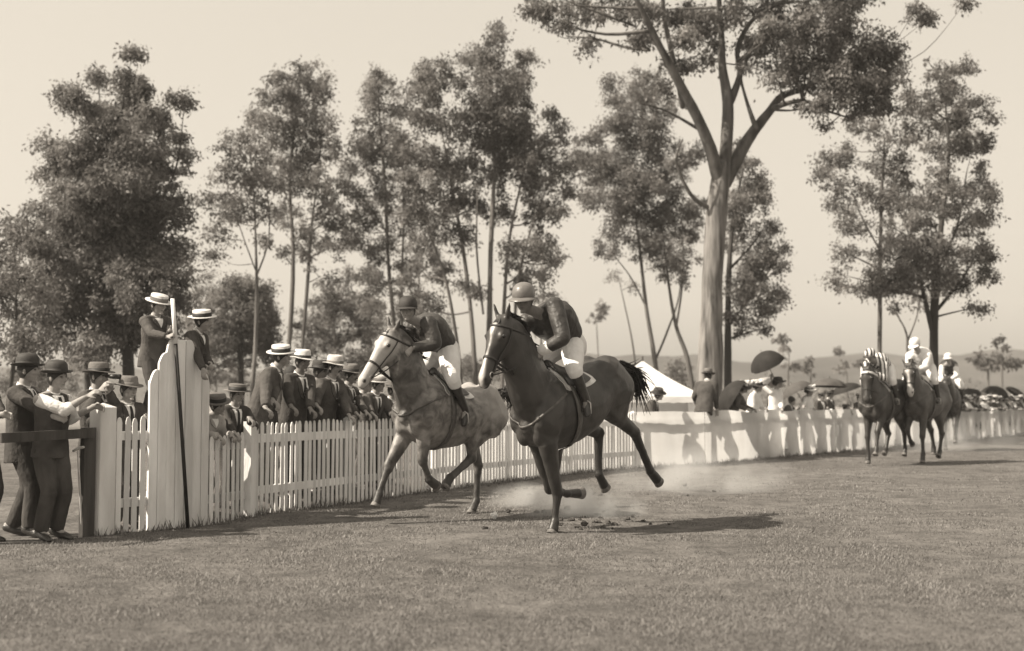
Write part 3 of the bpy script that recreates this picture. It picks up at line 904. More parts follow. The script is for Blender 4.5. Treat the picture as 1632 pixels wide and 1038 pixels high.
tree('great_gum_tree', 'towering old gum with thick pale trunk forking into three heavy limbs', 36,
     [[(1128, 660, .52), (1131, 600, .47), (1133, 520, .43), (1137, 430, .40), (1143, 350, .37), (1150, 290, .36), (1154, 262, .30)],
      [(1150, 300, .24), (1132, 250, .22), (1112, 205, .19), (1088, 165, .17), (1062, 125, .15), (1035, 80, .125), (1012, 42, .10), (990, 5, .08), (965, -40, .05)],
      [(1088, 170, .12), (1076, 120, .10), (1064, 80, .09), (1052, 30, .075), (1050, -40, .05)],
      [(1154, 280, .26), (1158, 220, .23), (1160, 165, .19), (1152, 110, .16), (1150, 60, .13), (1146, 0, .10), (1140, -60, .06)],
      [(1158, 175, .15), (1180, 120, .11), (1178, 75, .09), (1200, 30, .08), (1238, 2, .06), (1270, -20, .04)],
      [(1156, 295, .24), (1180, 245, .22), (1205, 205, .19), (1232, 172, .16), (1255, 143, .15), (1290, 128, .12), (1330, 105, .09), (1375, 85, .06), (1420, 95, .03)],
      [(1232, 172, .1), (1275, 165, .07), (1310, 185, .05), (1340, 200, .025)], [(1205, 205, .1), (1190, 150, .06), (1186, 110, .05), (1205, 78, .045), (1235, 72, .03)],
      [(1035, 80, .07), (1000, 70, .05), (950, 50, .035), (905, 40, .02)], [(1012, 42, .05), (970, 30, .04), (900, 8, .02)], [(1112, 205, .07), (1060, 180, .045), (1020, 172, .02)]],
     [(858, 12, 30, 12), (905, 8, 34, 14), (896, 40, 14, 10), (955, 22, 36, 16), (1000, 8, 36, 18), (1060, 15, 38, 20), (1100, 25, 28, 20), (1035, 60, 18, 14), (1090, 62, 26, 14), (1128, 30, 36, 24), (1200, 18, 40, 22), (1262, 18, 46, 28), (1240, 60, 38, 22), (1300, 42, 46, 30), (1350, 55, 42, 28), (1290, 92, 46, 28), (1340, 108, 46, 28), (1398, 100, 42, 30), (1382, 138, 46, 22), (1428, 112, 22, 22), (1322, 150, 38, 22), (1286, 172, 18, 12), (1362, 178, 28, 16), (1405, 150, 26, 18), (1235, 105, 34, 16), (1195, 62, 22, 16), (1462, 12, 22, 9), (1335, 10, 46, 24), (1390, 62, 30, 20), (1085, 105, 18, 10), (1120, 95, 18, 12), (1055, 145, 20, 10), (940, 70, 14, 6), (1480, 30, 8, 6), (1538, 5, 6, 5),
      (1015, 60, 16, 10), (1070, 100, 16, 12), (1110, 60, 22, 16), (1160, 20, 30, 18), (1225, 40, 30, 18), (1275, 130, 26, 14), (1325, 75, 34, 22), (1370, 115, 34, 22), (1270, 70, 30, 20), (1415, 75, 30, 18), (1345, 140, 34, 18), (1030, 30, 30, 16), (930, 12, 26, 12), (1140, 70, 16, 12), (1400, 170, 20, 12), (1185, 105, 12, 10), (880, 30, 22, 9), (900, -40, 60, 25), (1020, -50, 70, 30), (1130, -60, 70, 30), (1250, -50, 70, 30), (1360, -35, 60, 25), (1180, -100, 90, 30), (1310, 200, 14, 10)],
     'bark_pale', 'leaf', 0.95, leaf_len=0.125, seed=11, depth=1.4, limb_r=0.06, limb_bark='bark_limb', thin=.78,
     bare=[[(1141, 338, .08, 0), (1108, 318, .06, -.3), (1092, 295, .05, -.5), (1082, 272, .04, -.6), (1078, 250, .03, -.7), (1088, 222, .015, -.7)]])
tree('tall_gum_tree', 'heavy dark stemmed gum at the right behind the jockey in white', 42,
     [[(1490, 640, .30), (1488, 560, .27), (1490, 470, .22), (1500, 360, .16), (1512, 250, .10), (1505, 150, .04)], [(1488, 540, .14), (1465, 460, .11), (1440, 380, .06)], [(1494, 430, .1), (1530, 360, .07), (1550, 270, .03)], [(1489, 500, .1), (1540, 440, .06), (1565, 400, .03)]],
     [(1490, 108, 30, 16), (1525, 128, 36, 20), (1560, 158, 20, 16), (1480, 148, 36, 22), (1520, 178, 42, 26), (1462, 188, 36, 22), (1550, 220, 26, 26), (1500, 230, 42, 28), (1560, 280, 20, 22), (1510, 290, 42, 32), (1570, 330, 18, 22), (1540, 350, 32, 28), (1480, 330, 42, 32), (1450, 370, 42, 36), (1420, 410, 38, 32), (1480, 410, 38, 32), (1540, 410, 32, 26), (1572, 400, 16, 18), (1440, 448, 42, 22), (1510, 450, 38, 22), (1560, 440, 22, 18), (1402, 440, 26, 26), (1382, 460, 20, 14), (1555, 490, 20, 8), (1580, 300, 12, 14)], 'bark_dark', 'leaf', 0.95, seed=12, depth=1.2)
tree('tall_gum_tree', 'straight grey stemmed gum at the right above the striped jockey', 45,
     [[(1401, 650, .15), (1402, 540, .135), (1403, 430, .12), (1405, 320, .09), (1410, 220, .05)], [(1403, 400, .06), (1370, 350, .04), (1345, 300, .02)], [(1404, 340, .05), (1430, 270, .03)]],
     [(1390, 205, 36, 20), (1428, 222, 28, 20), (1410, 258, 36, 22), (1350, 250, 30, 16), (1312, 250, 14, 11), (1340, 290, 32, 22), (1390, 310, 36, 26), (1430, 300, 28, 24), (1330, 322, 22, 16), (1360, 360, 28, 22), (1340, 400, 22, 16), (1350, 440, 26, 16), (1328, 450, 14, 10), (1315, 275, 14, 10), (1375, 400, 22, 18), (1345, 345, 18, 12)], 'bark_mid', 'leaf', 0.6, seed=13)
tree('bare_sapling', 'thin forked sapling between the two right hand gum trunks', 44,
     [[(1446, 640, .08), (1446, 560, .07), (1444, 530, .06), (1428, 500, .04), (1410, 480, .02)], [(1446, 545, .05), (1462, 510, .04), (1472, 480, .03)]],
     [(1425, 492, 14, 8), (1470, 478, 14, 10)], 'bark_mid', 'leaf', 0.5, seed=14)
for i, (px, Y, lab, bl) in enumerate([
    (668, 56, 'feathery young gum filling the gap above the jockey on the grey', [(668, 400, 26, 20), (650, 450, 24, 20), (690, 430, 20, 18), (672, 480, 30, 22), (640, 500, 22, 18), (700, 520, 24, 20), (665, 540, 26, 20)]),
    (862, 58, 'feathery young gum between the pale skullcap and the right clump', [(868, 430, 16, 16), (850, 480, 20, 16), (880, 470, 14, 14), (862, 520, 18, 16)]),
    (590, 58, 'feathery young gum left of the jockey on the grey', [(590, 440, 24, 20), (568, 480, 22, 20), (612, 500, 22, 20), (580, 530, 28, 20), (600, 560, 26, 18)]),
    (320, 60, 'feathery young gum between the broad dark gum and the pale sapling', [(318, 470, 22, 20), (300, 510, 22, 20), (335, 440, 16, 14), (322, 545, 26, 20), (305, 570, 24, 16)]),
    (1010, 62, 'feathery young gum seen under the slanting stems', [(985, 440, 12, 10), (1010, 455, 14, 10)])]):
    tree('young_gum_tree', lab, Y, [[(px, 645, .09), (px, 560, .08), (bl[0][0], bl[0][1], .03)]], bl, 'bark_mid', 'leaf', 0.55, seed=70 + i)
for i, (px, Y, lab, bl, lf) in enumerate([
    (1575, 95, 'flat topped distant tree on the plain at the far right', [(1575, 572, 24, 9), (1560, 580, 18, 8), (1580, 585, 14, 8)], 'leaf_pale'),
    (1597, 100, 'second flat topped distant tree nearest the right edge', [(1598, 572, 24, 9), (1618, 578, 18, 8), (1600, 545, 16, 12)], 'leaf_pale'),
    (1292, 110, 'small pointed distant tree above the women with parasols', [(1292, 590, 14, 12), (1292, 575, 7, 9)], 'leaf'),
    (1256, 105, 'thin spindly distant tree right of the raised umbrella', [(1258, 560, 14, 14), (1246, 540, 9, 9), (1262, 582, 14, 10)], 'leaf_pale'),
    (955, 110, 'faint small tree on the skyline between the dark jockey and tent', [(950, 505, 14, 10), (962, 490, 10, 8)], 'leaf_pale'),
    (1350, 120, 'low hazy tree behind the striped jockey', [(1345, 585, 16, 10), (1362, 578, 14, 9), (1335, 560, 8, 6)], 'leaf_pale')]):
    tree('distant_tree', lab, Y, [[(px, 640, .16), (px, 600, .13), (bl[0][0], bl[0][1], .06)]], bl, 'bark_mid', lf, 0.35, leaf_len=0.4, seed=30 + i, sub=2.5, fill=False)
for i, (Y, lab, bl) in enumerate([
    (58, 'grey leafy shrub between tent and the big pale trunk', [(1078, 590, 22, 22), (1062, 605, 16, 16), (1092, 608, 18, 14)]),
    (60, 'scrubby shrub behind the boys at the stepped board', [(345, 600, 30, 16), (375, 605, 26, 14), (318, 590, 18, 12)]),
    (55, 'scrubby shrub behind the men in bowler hats', [(60, 605, 40, 16), (110, 600, 30, 18), (20, 610, 30, 16)]),
    (62, 'scrubby shrub behind the rump of the grey horse', [(745, 585, 30, 18), (700, 595, 26, 16), (790, 590, 24, 16)]),
    (60, 'scrubby shrub behind the men in straw hats', [(470, 600, 34, 18), (520, 605, 30, 16), (430, 605, 28, 14)])]):
    c = bl[0]
    tree('scrub_shrub', lab, Y, [[(c[0], 645, .05), (c[0], 620, .04), (c[0], c[1], .02)]], bl, 'bark_mid', 'leaf', 0.55, seed=50 + i)
print('LEAVES', tree.n)

# far woodland along the foot of the hills
def woodland():
    r = np.random.default_rng(5)
    LV, LT = [], []
    for i in range(130):
        Y = r.uniform(270, 360); px = r.uniform(880, 1680) if i < 95 else r.uniform(-40, 880)
        c = at(px, 630, Y); x = c[0]; hgt = r.uniform(2.0, 6.5) * (1.2 if r.random() < .2 else .8)
        n = 90
        q = r.normal(size=(n, 3)) * V(1.9, 1.5, hgt * .27); q[:, 2] = np.abs(q[:, 2] + hgt * .5) - .3
        pos = V(x, Y, -.3) + q
        d = r.normal(size=(n, 3)); d /= np.linalg.norm(d, axis=1)[:, None]
        sd = np.cross(d, r.normal(size=(n, 3))); sd /= np.linalg.norm(sd, axis=1)[:, None]
        L_ = r.uniform(.6, 1.3, (n, 1))
        LV.append(np.stack([pos, pos + d * L_ * .5 + sd * L_ * .3, pos + d * L_, pos + d * L_ * .5 - sd * L_ * .3], 1)); LT.append(np.clip(.4 + .2 * r.normal(size=n), 0, 1))
    LV = np.concatenate(LV); LT = np.concatenate(LT); n = len(LV)
    me = bpy.data.meshes.new('woodland')
    me.vertices.add(4 * n); me.vertices.foreach_set('co', LV.reshape(-1)); me.loops.add(4 * n); me.loops.foreach_set('vertex_index', np.arange(4 * n))
    me.polygons.add(n); me.polygons.foreach_set('loop_start', np.arange(n) * 4); me.update(calc_edges=True); me.validate()
    set_attr(me, 'leaf', np.repeat(LT, 4))
    tag(link('far_woodland', me, M['leaf_pale'], smooth=False), kind='stuff')
woodland()
# ------------------------------------------------------------------ horses
def coat_mat(name, g, var, scale, rough=0.5, attr_w=0.42, bump=0.25):
    """coat with darker points ('dark' attribute) and white markings ('white' attribute)"""
    m = bpy.data.materials.new(name); m.use_nodes = True
    nt = m.node_tree; nd = nt.nodes; lk = nt.links
    b = nd['Principled BSDF']; b.inputs['Roughness'].default_value = rough; b.inputs['Specular IOR Level'].default_value = 0.4
    tc = nd.new('ShaderNodeTexCoord')
    n1 = nd.new('ShaderNodeTexNoise'); n1.inputs['Scale'].default_value = scale; n1.inputs['Detail'].default_value = 4; n1.inputs['Distortion'].default_value = 0.6
    lk.new(tc.outputs['Object'], n1.inputs[0])
    rp = nd.new('ShaderNodeValToRGB')
    rp.color_ramp.elements[0].position = 0.34; rp.color_ramp.elements[0].color = grey(g * (1 - var))
    rp.color_ramp.elements[1].position = 0.66; rp.color_ramp.elements[1].color = grey(g * (1 + var))
    lk.new(n1.outputs[0], rp.inputs[0]); src = rp.outputs[0]
    for an, c in (('dark', grey(min(0.03, g * .8))), ('pale', grey(min(g * 2.1, .6))), ('white', grey(attr_w))):
        a = nd.new('ShaderNodeAttribute'); a.attribute_name = an
        mx = nd.new('ShaderNodeMix'); mx.data_type = 'RGBA'; mx.inputs[7].default_value = c
        lk.new(src, mx.inputs[6]); lk.new(a.outputs['Fac'], mx.inputs[0]); src = mx.outputs[2]
    lk.new(src, b.inputs['Base Color'])
    n2 = nd.new('ShaderNodeTexNoise'); n2.inputs['Scale'].default_value = 70; n2.inputs['Detail'].default_value = 3
    mp = nd.new('ShaderNodeMapping'); mp.inputs['Scale'].default_value = (1, 1, .35); lk.new(tc.outputs['Object'], mp.inputs[0]); lk.new(mp.outputs[0], n2.inputs[0])
    bp = nd.new('ShaderNodeBump'); bp.inputs['Strength'].default_value = bump; bp.inputs['Distance'].default_value = 0.01
    lk.new(n2.outputs[0], bp.inputs['Height']); lk.new(bp.outputs[0], b.inputs['Normal'])
    return m
M['coat_dark'] = coat_mat('dark_bay_coat', 0.042, 0.35, 5, 0.42)
M['coat_grey'] = coat_mat('dappled_grey_coat', 0.175, 0.6, 9, 0.5, 0.55)
M['coat_bay'] = coat_mat('bay_coat', 0.065, 0.3, 5, 0.45)
M['mane_dark'] = mat('dark_horse_hair', 0.016, 0.55, 0.4, 0.4, 40, 0.6, 90)
M['mane_grey'] = mat('grey_horse_hair', 0.045, 0.6, 0.4, 0.5, 40, 0.6, 90)

TRUNK = [(.47, 1.20, 1.02, .07), (.43, 1.29, .93, .15), (.33, 1.40, .85, .205), (.18, 1.53, .79, .235), (0, 1.60, .77, .25), (-.2, 1.55, .78, .272), (-.42, 1.51, .82, .285),
         (-.62, 1.525, .93, .28), (-.80, 1.58, 1.03, .275), (-.95, 1.58, 1.08, .27), (-1.08, 1.52, 1.11, .235), (-1.19, 1.43, 1.16, .17), (-1.25, 1.36, 1.22, .08)]

LIMB, WID, HEAD = 1.36, 1.14, 1.13
class Frame:
    """horse-local frame: f forward, l to its left, z up, from a ground point O"""
    def __init__(self, O, F, dz=0.0, pitch=0.0, sc=1.0):
        self.O = V(O[0], O[1], 0); self.F = nrm(V(F[0], F[1], 0)); self.L = V(-self.F[1], self.F[0], 0)
        self.dz, self.p, self.sc = dz, pitch, sc
    def w(self, f, l, z):                     # plain local -> world
        return self.O + self.F * f * self.sc + self.L * l * self.sc + V(0, 0, z * self.sc)
    def t(self, f, l, z):                     # trunk coordinates, pitched about the girth
        c, s = math.cos(self.p), math.sin(self.p)
        return self.w(f * c - (z - 1.15) * s, l, 1.15 + self.dz + f * s + (z - 1.15) * c)
    def px(self, x, y, l):                    # point seen at a photograph pixel, in the plane at lateral l
        d = ray(x, y); e = V(0, 0, EYE)
        k = ((self.O - e) @ self.L + l * self.sc) / (d @ self.L)
        return e + d * k
    def proj(self, p):
        q = np.asarray(p) - V(0, 0, EYE); d = q[1] * _cp + q[2] * _sp
        return 816 + FPX * q[0] / d, 519 - FPX * (q[2] * _cp - q[1] * _sp) / d

def seg(mb, a, b, ra, rb, side, asp=0.8, mid=None, tm=0.5):
    ra, rb, mid = ra * LIMB, rb * LIMB, (mid * LIMB if mid is not None else None)
    a, b = np.asarray(a, float), np.asarray(b, float)
    pts, rad = [a], [ra]
    if mid is not None:
        pts.append(lerp(a, b, tm)); rad.append(mid)
    pts.append(b); rad.append(rb)
    tube(mb, pts, [(r * asp, r) for r in rad], side=side, n=12, k=3)

def horse(label, fr, poll, nose, fore, hind, coat, mane, voxel=0.014, blaze=0.3, group=None, paint=None, tail=None, pale_legs=False, neck_low=1.22, head_roll=None, tack=True, face_white=False):
    """fore/hind: two dicts each with joints elbow/knee/fetlock/hoof (or stifle/hock/fetlock/hoof) in world space and side l"""
    sc = fr.sc
    base = fr.w(-.35, 0, 0)
    root = thing('race_horse', base, label, 'horse', group)
    mb = MB()
    # trunk
    tp = [fr.t(f, 0, (a + b) / 2) for f, a, b, w in TRUNK]
    tube(mb, tp, [(w * sc * WID, (a - b) / 2 * sc) for f, a, b, w in TRUNK], side=fr.L, n=20, k=3)
    # withers ridge, shoulders and quarters
    tube(mb, [fr.t(.28, 0, 1.46), fr.t(.0, 0, 1.585), fr.t(-.28, 0, 1.50)], [(.07 * sc, .05 * sc), (.06 * sc, .05 * sc), (.08 * sc, .05 * sc)], side=fr.L, k=3)
    for sd in (1, -1):
        seg(mb, fr.t(.06, .13 * sd, 1.40), fr.t(.34, .15 * sd, 1.08), .15 * sc, .14 * sc, fr.L, .62, .17 * sc)
        ball(mb, fr.t(.38, .10 * sd, 1.04), V(.10, .085, .15) * sc, [fr.F, fr.L, V(0, 0, 1)])
        seg(mb, fr.t(-.80, .13 * sd, 1.44), fr.t(-1.05, .13 * sd, 1.18), .17 * sc, .18 * sc, fr.L, .78)
    # neck
    b1, b2 = fr.t(.02, 0, 1.33), fr.t(.26, 0, 1.34)
    poll, nose = np.asarray(poll, float), np.asarray(nose, float)
    hd = nrm(nose - poll)
    hl = np.linalg.norm(nose - poll)
    bend = lerp(b2, poll, .52) + V(0, 0, .035)
    nk_end = poll - hd * 0.0
    neck_pts = [b1, b2, bend, lerp(bend, poll, .55) + V(0, 0, .01), poll + hd * .07 * sc]
    tube(mb, neck_pts, [(.22 * sc, .30 * sc), (.20 * sc, .30 * sc), (.150 * sc, .245 * sc), (.118 * sc, .19 * sc), (.09 * sc, .13 * sc)], side=fr.L, n=16, k=5)
    # head frame
    side = np.cross(V(0, 0, 1), hd); 
    ndir = nrm(poll - bend)
    side = nrm(fr.L - hd * (fr.L @ hd)) if head_roll is None else nrm(np.asarray(head_roll) - hd * (np.asarray(head_roll) @ hd))
    fro = nrm(np.cross(side, hd))                     # forehead normal
    if fro @ (fr.F + V(0, 0, .6)) < 0: fro = -fro
    HS = [(-.04, .095, .068, -.03), (.06, .125, .088, -.035), (.17, .145, .102, -.045), (.30, .150, .098, -.055), (.42, .125, .078, -.042), (.56, .095, .062, -.028),
          (.72, .078, .054, -.022), (.86, .073, .056, -.022), (.96, .064, .054, -.026), (1.0, .045, .042, -.03)]
    tube(mb, [poll + hd * t * hl + fro * o * sc * HEAD for t, a, w, o in HS], [(w * sc * HEAD, a * sc * HEAD * .98) for t, a, w, o in HS], side=side, n=16, k=3)
    for sd in (1, -1):
        ball(mb, poll + hd * .27 * hl + side * sd * .085 * sc + fro * .042 * sc, V(.05, .028, .032) * sc, [hd, side, fro])      # eye ridge
        ball(mb, poll + hd * .30 * hl + side * sd * .065 * sc - fro * .10 * sc, V(.11, .03, .075) * sc, [hd, side, fro])       # cheek
        ball(mb, poll + hd * .92 * hl + side * sd * .04 * sc + fro * .012 * sc, V(.035, .018, .025) * sc, [hd, side, fro])     # nostril
        er = poll - hd * .02 * hl + side * sd * .055 * sc + fro * .015 * sc
        ed = nrm(-hd * .75 + fro * .35 + side * sd * .25 + (fr.F * .15))
        tube(mb, [er, er + ed * .06 * sc, er + ed * .12 * sc, er + ed * .175 * sc], [(.022 * sc, .030 * sc), (.026 * sc, .036 * sc), (.020 * sc, .024 * sc), (.006 * sc, .006 * sc)], side=side, n=8)
    ball(mb, poll + hd * .97 * hl - fro * .075 * sc, V(.05, .04, .022) * sc, [hd, side, fro])                                  # lower lip
    legpts = []
    hoofs = []
    for J in fore:
        l = J['l']; e, k, ft, hf = (np.asarray(J[n]) for n in ('elbow', 'knee', 'fetlock', 'hoof'))
        seg(mb, fr.t(.27, l * .95, 1.10), e, .125 * sc, .092 * sc, fr.L, .68)
        seg(mb, e, k, .090 * sc, .050 * sc, fr.L, .74, .066 * sc, .55)
        ball(mb, k, V(.066, .056, .072) * sc)
        seg(mb, k, ft, .044 * sc, .034 * sc, fr.L, .82, .033 * sc)
        ball(mb, ft, .054 * sc)
        seg(mb, ft, lerp(ft, hf, .75), .036 * sc, .044 * sc, fr.L, .9)
        legpts += [(k, ft), (ft, hf)]; hoofs.append((ft, hf))
    for J in hind:
        l = J['l']; s_, h, ft, hf = (np.asarray(J[n]) for n in ('stifle', 'hock', 'fetlock', 'hoof'))
        hip = fr.t(-.95, l * .95, 1.25)
        ball(mb, lerp(fr.t(-1.00, l, 1.27), s_, .14), V(.21, .125, .22) * sc, [fr.F, fr.L, V(0, 0, 1)])
        seg(mb, fr.t(-1.02, l * .9, 1.26), lerp(s_, h, .55), .165 * sc, .082 * sc, fr.L, .62, .13 * sc, .5)
        seg(mb, hip, s_, .235 * sc, .125 * sc, fr.L, .58, .20 * sc, .45)
        seg(mb, fr.t(-1.10, l * .8, 1.22), lerp(s_, h, .35), .13 * sc, .075 * sc, fr.L, .7)
        seg(mb, s_, h, .118 * sc, .052 * sc, fr.L, .66, .078 * sc, .5)
        ball(mb, h, .068 * sc)
        seg(mb, h, ft, .048 * sc, .037 * sc, fr.L, .82, .037 * sc)
        ball(mb, ft, .056 * sc)
        seg(mb, ft, lerp(ft, hf, .75), .038 * sc, .046 * sc, fr.L, .9)
        legpts += [(h, ft), (ft, hf)]; hoofs.append((ft, hf))
    me = remesh(mb, voxel, 5, .6, fold=.010 * sc, fscale=5.5, seed=2.2)
    co = coords(me)
    # coat pattern
    hv = co - poll
    tt = hv @ hd / hl; ss = hv @ side / sc; ff = hv @ fro / sc
    onhead = (tt > -.02) & (tt < 1.15) & (np.abs(ss) < .16) & (np.abs(ff) < .26) & (np.linalg.norm(hv, axis=1) < hl * 1.2)
    white = np.zeros(len(co)); dark = np.zeros(len(co)); pale = np.zeros(len(co))
    if blaze:
        wv = np.clip((blaze * .13 * (1 + .55 * np.sin(tt * 8 + 1.2)) - np.abs(ss + .012 * np.sin(tt * 11))) / .022, 0, 1) * (ff > -.05) * (tt > .10) * onhead
        white = np.maximum(white, wv)
    if face_white:
        wv = np.clip((ff + .13 - .12 * np.clip(.35 - tt, 0, 1)) / .05, 0, 1) * np.clip((tt - .02) / .1, 0, 1) * onhead
        white = np.maximum(white, wv * .6)
    nos = np.zeros(len(co))
    for sd in (1, -1):
        d = np.linalg.norm((co - (poll + hd * .945 * hl + side * sd * .052 * sc + fro * .012 * sc)) / sc, axis=1)
        nos = np.maximum(nos, np.clip((.026 - d) / .008, 0, 1))
    mouth = onhead * (tt > .82) * np.clip((.007 - np.abs(ff + .058 + .02 * (tt - .9))) / .004, 0, 1)
    for i, (a, b) in enumerate(legpts):
        ab = b - a
        t = np.clip(((co - a) @ ab) / (ab @ ab), 0, 1)
        d = np.linalg.norm(co - a - t[:, None] * ab, axis=1)
        dark = np.maximum(dark, np.clip((.085 * sc - d) / .03, 0, 1) * (.75 if i % 2 == 0 else .9))
    loc = (co - fr.O)
    if paint: paint(fr, co, loc, white, dark, pale, onhead, tt, ss, ff)
    white = white * (1 - nos) * (1 - mouth)
    dark = np.clip(np.maximum(dark, np.maximum(nos, mouth)), 0, 1)
    pale = pale * (1 - dark)
    bv = bvh_of(me)
    set_attr(me, 'white', white); set_attr(me, 'dark', dark); set_attr(me, 'pale', pale)
    shift(me, base)
    link('body', me, M[coat], root)
    # hooves
    for ft, hf in hoofs:
        d = nrm(hf - ft); a = lerp(ft, hf, .55)
        fwd = fr.F - d * (fr.F @ d)
        if np.linalg.norm(fwd) < .3: fwd = fwd + V(0, 0, -1) - d * (V(0, 0, -1) @ d)
        fwd = nrm(fwd)
        ln = np.linalg.norm(hf - ft) * .45
        hm_ = MB(); lathe(hm_, a, d, [(.0, 0), (.044 * sc, 0), (.050 * sc, ln * .4), (.060 * sc, ln * .95), (.058 * sc, ln), (.0, ln)], 14, fwd, 1.12, .95)
        hm_.build('hoof', M['hoof'], root)
    # eyes
    for sd in (1, -1):
        e = MB(); ball(e, poll + hd * .275 * hl + side * sd * .110 * sc + fro * .038 * sc, .021 * sc, n=10, m=6); e.build('eye', M['eye'], root)
    # mane and forelock
    r = np.random.default_rng(int(abs(base[0]) * 1000))
    cr = MB()
    NP = spline([np.asarray(p) for p in neck_pts], 8)
    NR = spline(np.array([.30, .30, .24, .19, .13])[:, None] * sc, 8)[:, 0]
    for i in range(90):
        t = r.uniform(.22, .97) * (len(NP) - 1); i0 = int(t); c = lerp(NP[i0], NP[min(i0 + 1, len(NP) - 1)], t - i0)
        tg = nrm(NP[min(i0 + 2, len(NP) - 1)] - NP[max(i0 - 1, 0)])
        up = nrm(np.cross(fr.L, tg)); up = up if up[2] > 0 or up @ (-fr.F) > 0 else -up
        o = Vector(c + up * .6 * sc); h = bv.ray_cast(o, Vector(-up), .6 * sc)
        p = np.array(h[0]) - up * .01 if h[0] is not None else c + up * NR[min(i0, len(NR) - 1)]
        sd = 1 if r.random() < .35 else -1
        bk = -tg * r.uniform(.02, .14) + up * r.uniform(.02, .07)
        tube(cr, [p, p + (up * .035 + bk * .5) * sc, p + (bk + fr.L * sd * r.uniform(.0, .07)) * sc * 1.25], [.014 * sc, .011 * sc, .003 * sc], n=4, round_ends=False, k=2)
    for i in range(12):
        p = poll + side * r.uniform(-.03, .03) * sc + fro * .06 * sc
        tube(cr, [p, p + (hd * .06 + fro * .03 + side * r.uniform(-.04, .04)) * sc, p + (hd * r.uniform(.10, .17) + side * r.uniform(-.06, .06) + fro * .01) * sc], [.011 * sc, .009 * sc, .003 * sc], n=4, round_ends=False, k=2)
    cr.build('mane', M[mane], root)
    # tail
    tl = MB()
    t0 = fr.t(-1.20, 0, 1.47)
    T = [t0] + ([np.asarray(q) for q in tail] if tail else [fr.t(-1.34, 0, 1.45), fr.t(-1.48, .05, 1.25), fr.t(-1.52, .05, .95)])
    TP = spline(T, 6)
    tube(tl, TP[:8], list(np.linspace(.04, .03, 8) * sc), n=8)
    for i in range(230):
        n0 = r.integers(1, max(3, len(TP) // 2)); q = r.normal(size=3) * .028 * sc
        sp = r.normal(size=3) * V(.075, .075, .085) * sc
        n1 = min(len(TP) - 1, n0 + r.integers(len(TP) // 3, len(TP)))
        pts = [TP[k_] + q * (1 - (k_ - n0) / max(1, n1 - n0)) + sp * ((k_ - n0) / max(1, n1 - n0)) ** 1.6 for k_ in np.linspace(n0, n1, 6).astype(int)]
        tube(tl, pts, [.012 * sc, .011 * sc, .009 * sc, .007 * sc, .005 * sc, .002 * sc], n=4, round_ends=False)
    tl.build('tail', M[mane], root)
    if tack:
        # bridle
        br = MB()
        for t, w in ((.62, .024),):
            c = poll + hd * t * hl - fro * .02 * sc
            strap(br, surf_ring(bv, c, side, fro, .004, 24, .3 * sc), w * sc, .006, c)
        c = poll + hd * .10 * hl - fro * .03 * sc
        strap(br, surf_ring(bv, c, side, nrm(fro + hd * .25), .004, 26, .32 * sc), .022 * sc, .006, c)
        for sd in (1, -1):
            ch = []
            for t in np.linspace(.10, .84, 12):
                o = poll + hd * t * hl + side * sd * .3 * sc + fro * (-.03 - .02 * math.sin(t * 3)) * sc
                h = bv.ray_cast(Vector(o), Vector(-side * sd), .3 * sc)
                if h[0] is not None: ch.append(np.array(h[0]) + side * sd * .004)
            strap(br, ch, .020 * sc, .006, poll + hd * .5 * hl, closed=False)
        br.build('bridle', M['leather'], root)
        for sd in (1, -1):
            c = poll + hd * .84 * hl + side * sd * .062 * sc - fro * .04 * sc
            b_ = MB(); a = np.linspace(0, 2 * np.pi, 13)[:-1]
            tube(b_, [c + hd * .03 * sc * math.cos(x) + fro * .03 * sc * math.sin(x) for x in list(a) + [a[0]]], [.005] * 13, n=5, round_ends=False); b_.build('bit_ring', M['steel'], root)
        # saddle cloth, saddle, girth
        def drape(name, f0, f1, drop, off, m, th=.012, nf=10, nl=24, rise=None):
            mb2 = MB(); vs = []
            for i in range(nf + 1):
                f = f0 + (f1 - f0) * i / nf
                for j in range(nl + 1):
                    a = (j / nl - .5) * 2
                    dr = drop * (1 - .12 * abs(2 * i / nf - 1) ** 3)
                    ang = a * dr
                    d = nrm((fr.t(0, 1, 1.15) - fr.t(0, 0, 1.15)) * math.sin(ang) + (fr.t(0, 0, 2.15) - fr.t(0, 0, 1.15)) * math.cos(ang))
                    c = fr.t(f, 0, 1.22)
                    h = bv.ray_cast(Vector(c + d * 1.0 * sc), Vector(-d), 1.0 * sc)
                    q = np.array(h[0]) if h[0] is not None else c + d * .32 * sc
                    e = rise(i / nf, a) if rise else 0
                    vs.append(q + d * (off + e) * sc)
            n0 = len(vs)
            for i in range(nf + 1):
                for j in range(nl + 1):
                    a = (j / nl - .5) * 2 * drop
                    d = nrm((fr.t(0, 1, 1.15) - fr.t(0, 0, 1.15)) * math.sin(a) + (fr.t(0, 0, 2.15) - fr.t(0, 0, 1.15)) * math.cos(a))
                    e = rise(i / nf, (j / nl - .5) * 2) if rise else 0
                    vs.append(vs[i * (nl + 1) + j] - d * (th + e * .9) * sc)
            W_ = nl + 1
            fs = []
            for i in range(nf):
                for j in range(nl):
                    q = i * W_ + j
                    fs.append((q, q + 1, q + W_ + 1, q + W_)); fs.append((n0 + q + 1, n0 + q, n0 + q + W_, n0 + q + W_ + 1))
            for i in range(nf):
                for q in (i * W_, i * W_ + nl): fs.append((q, q + W_, n0 + q + W_, n0 + q))
            for j in range(nl):
                for q in (j, nf * W_ + j): fs.append((q, q + 1, n0 + q + 1, n0 + q))
            mb2.add(vs, fs)
            return mb2.build(name, m, root)
        drape('saddle_cloth', .05, -.50, 1.02, .012, M['white_cloth'])
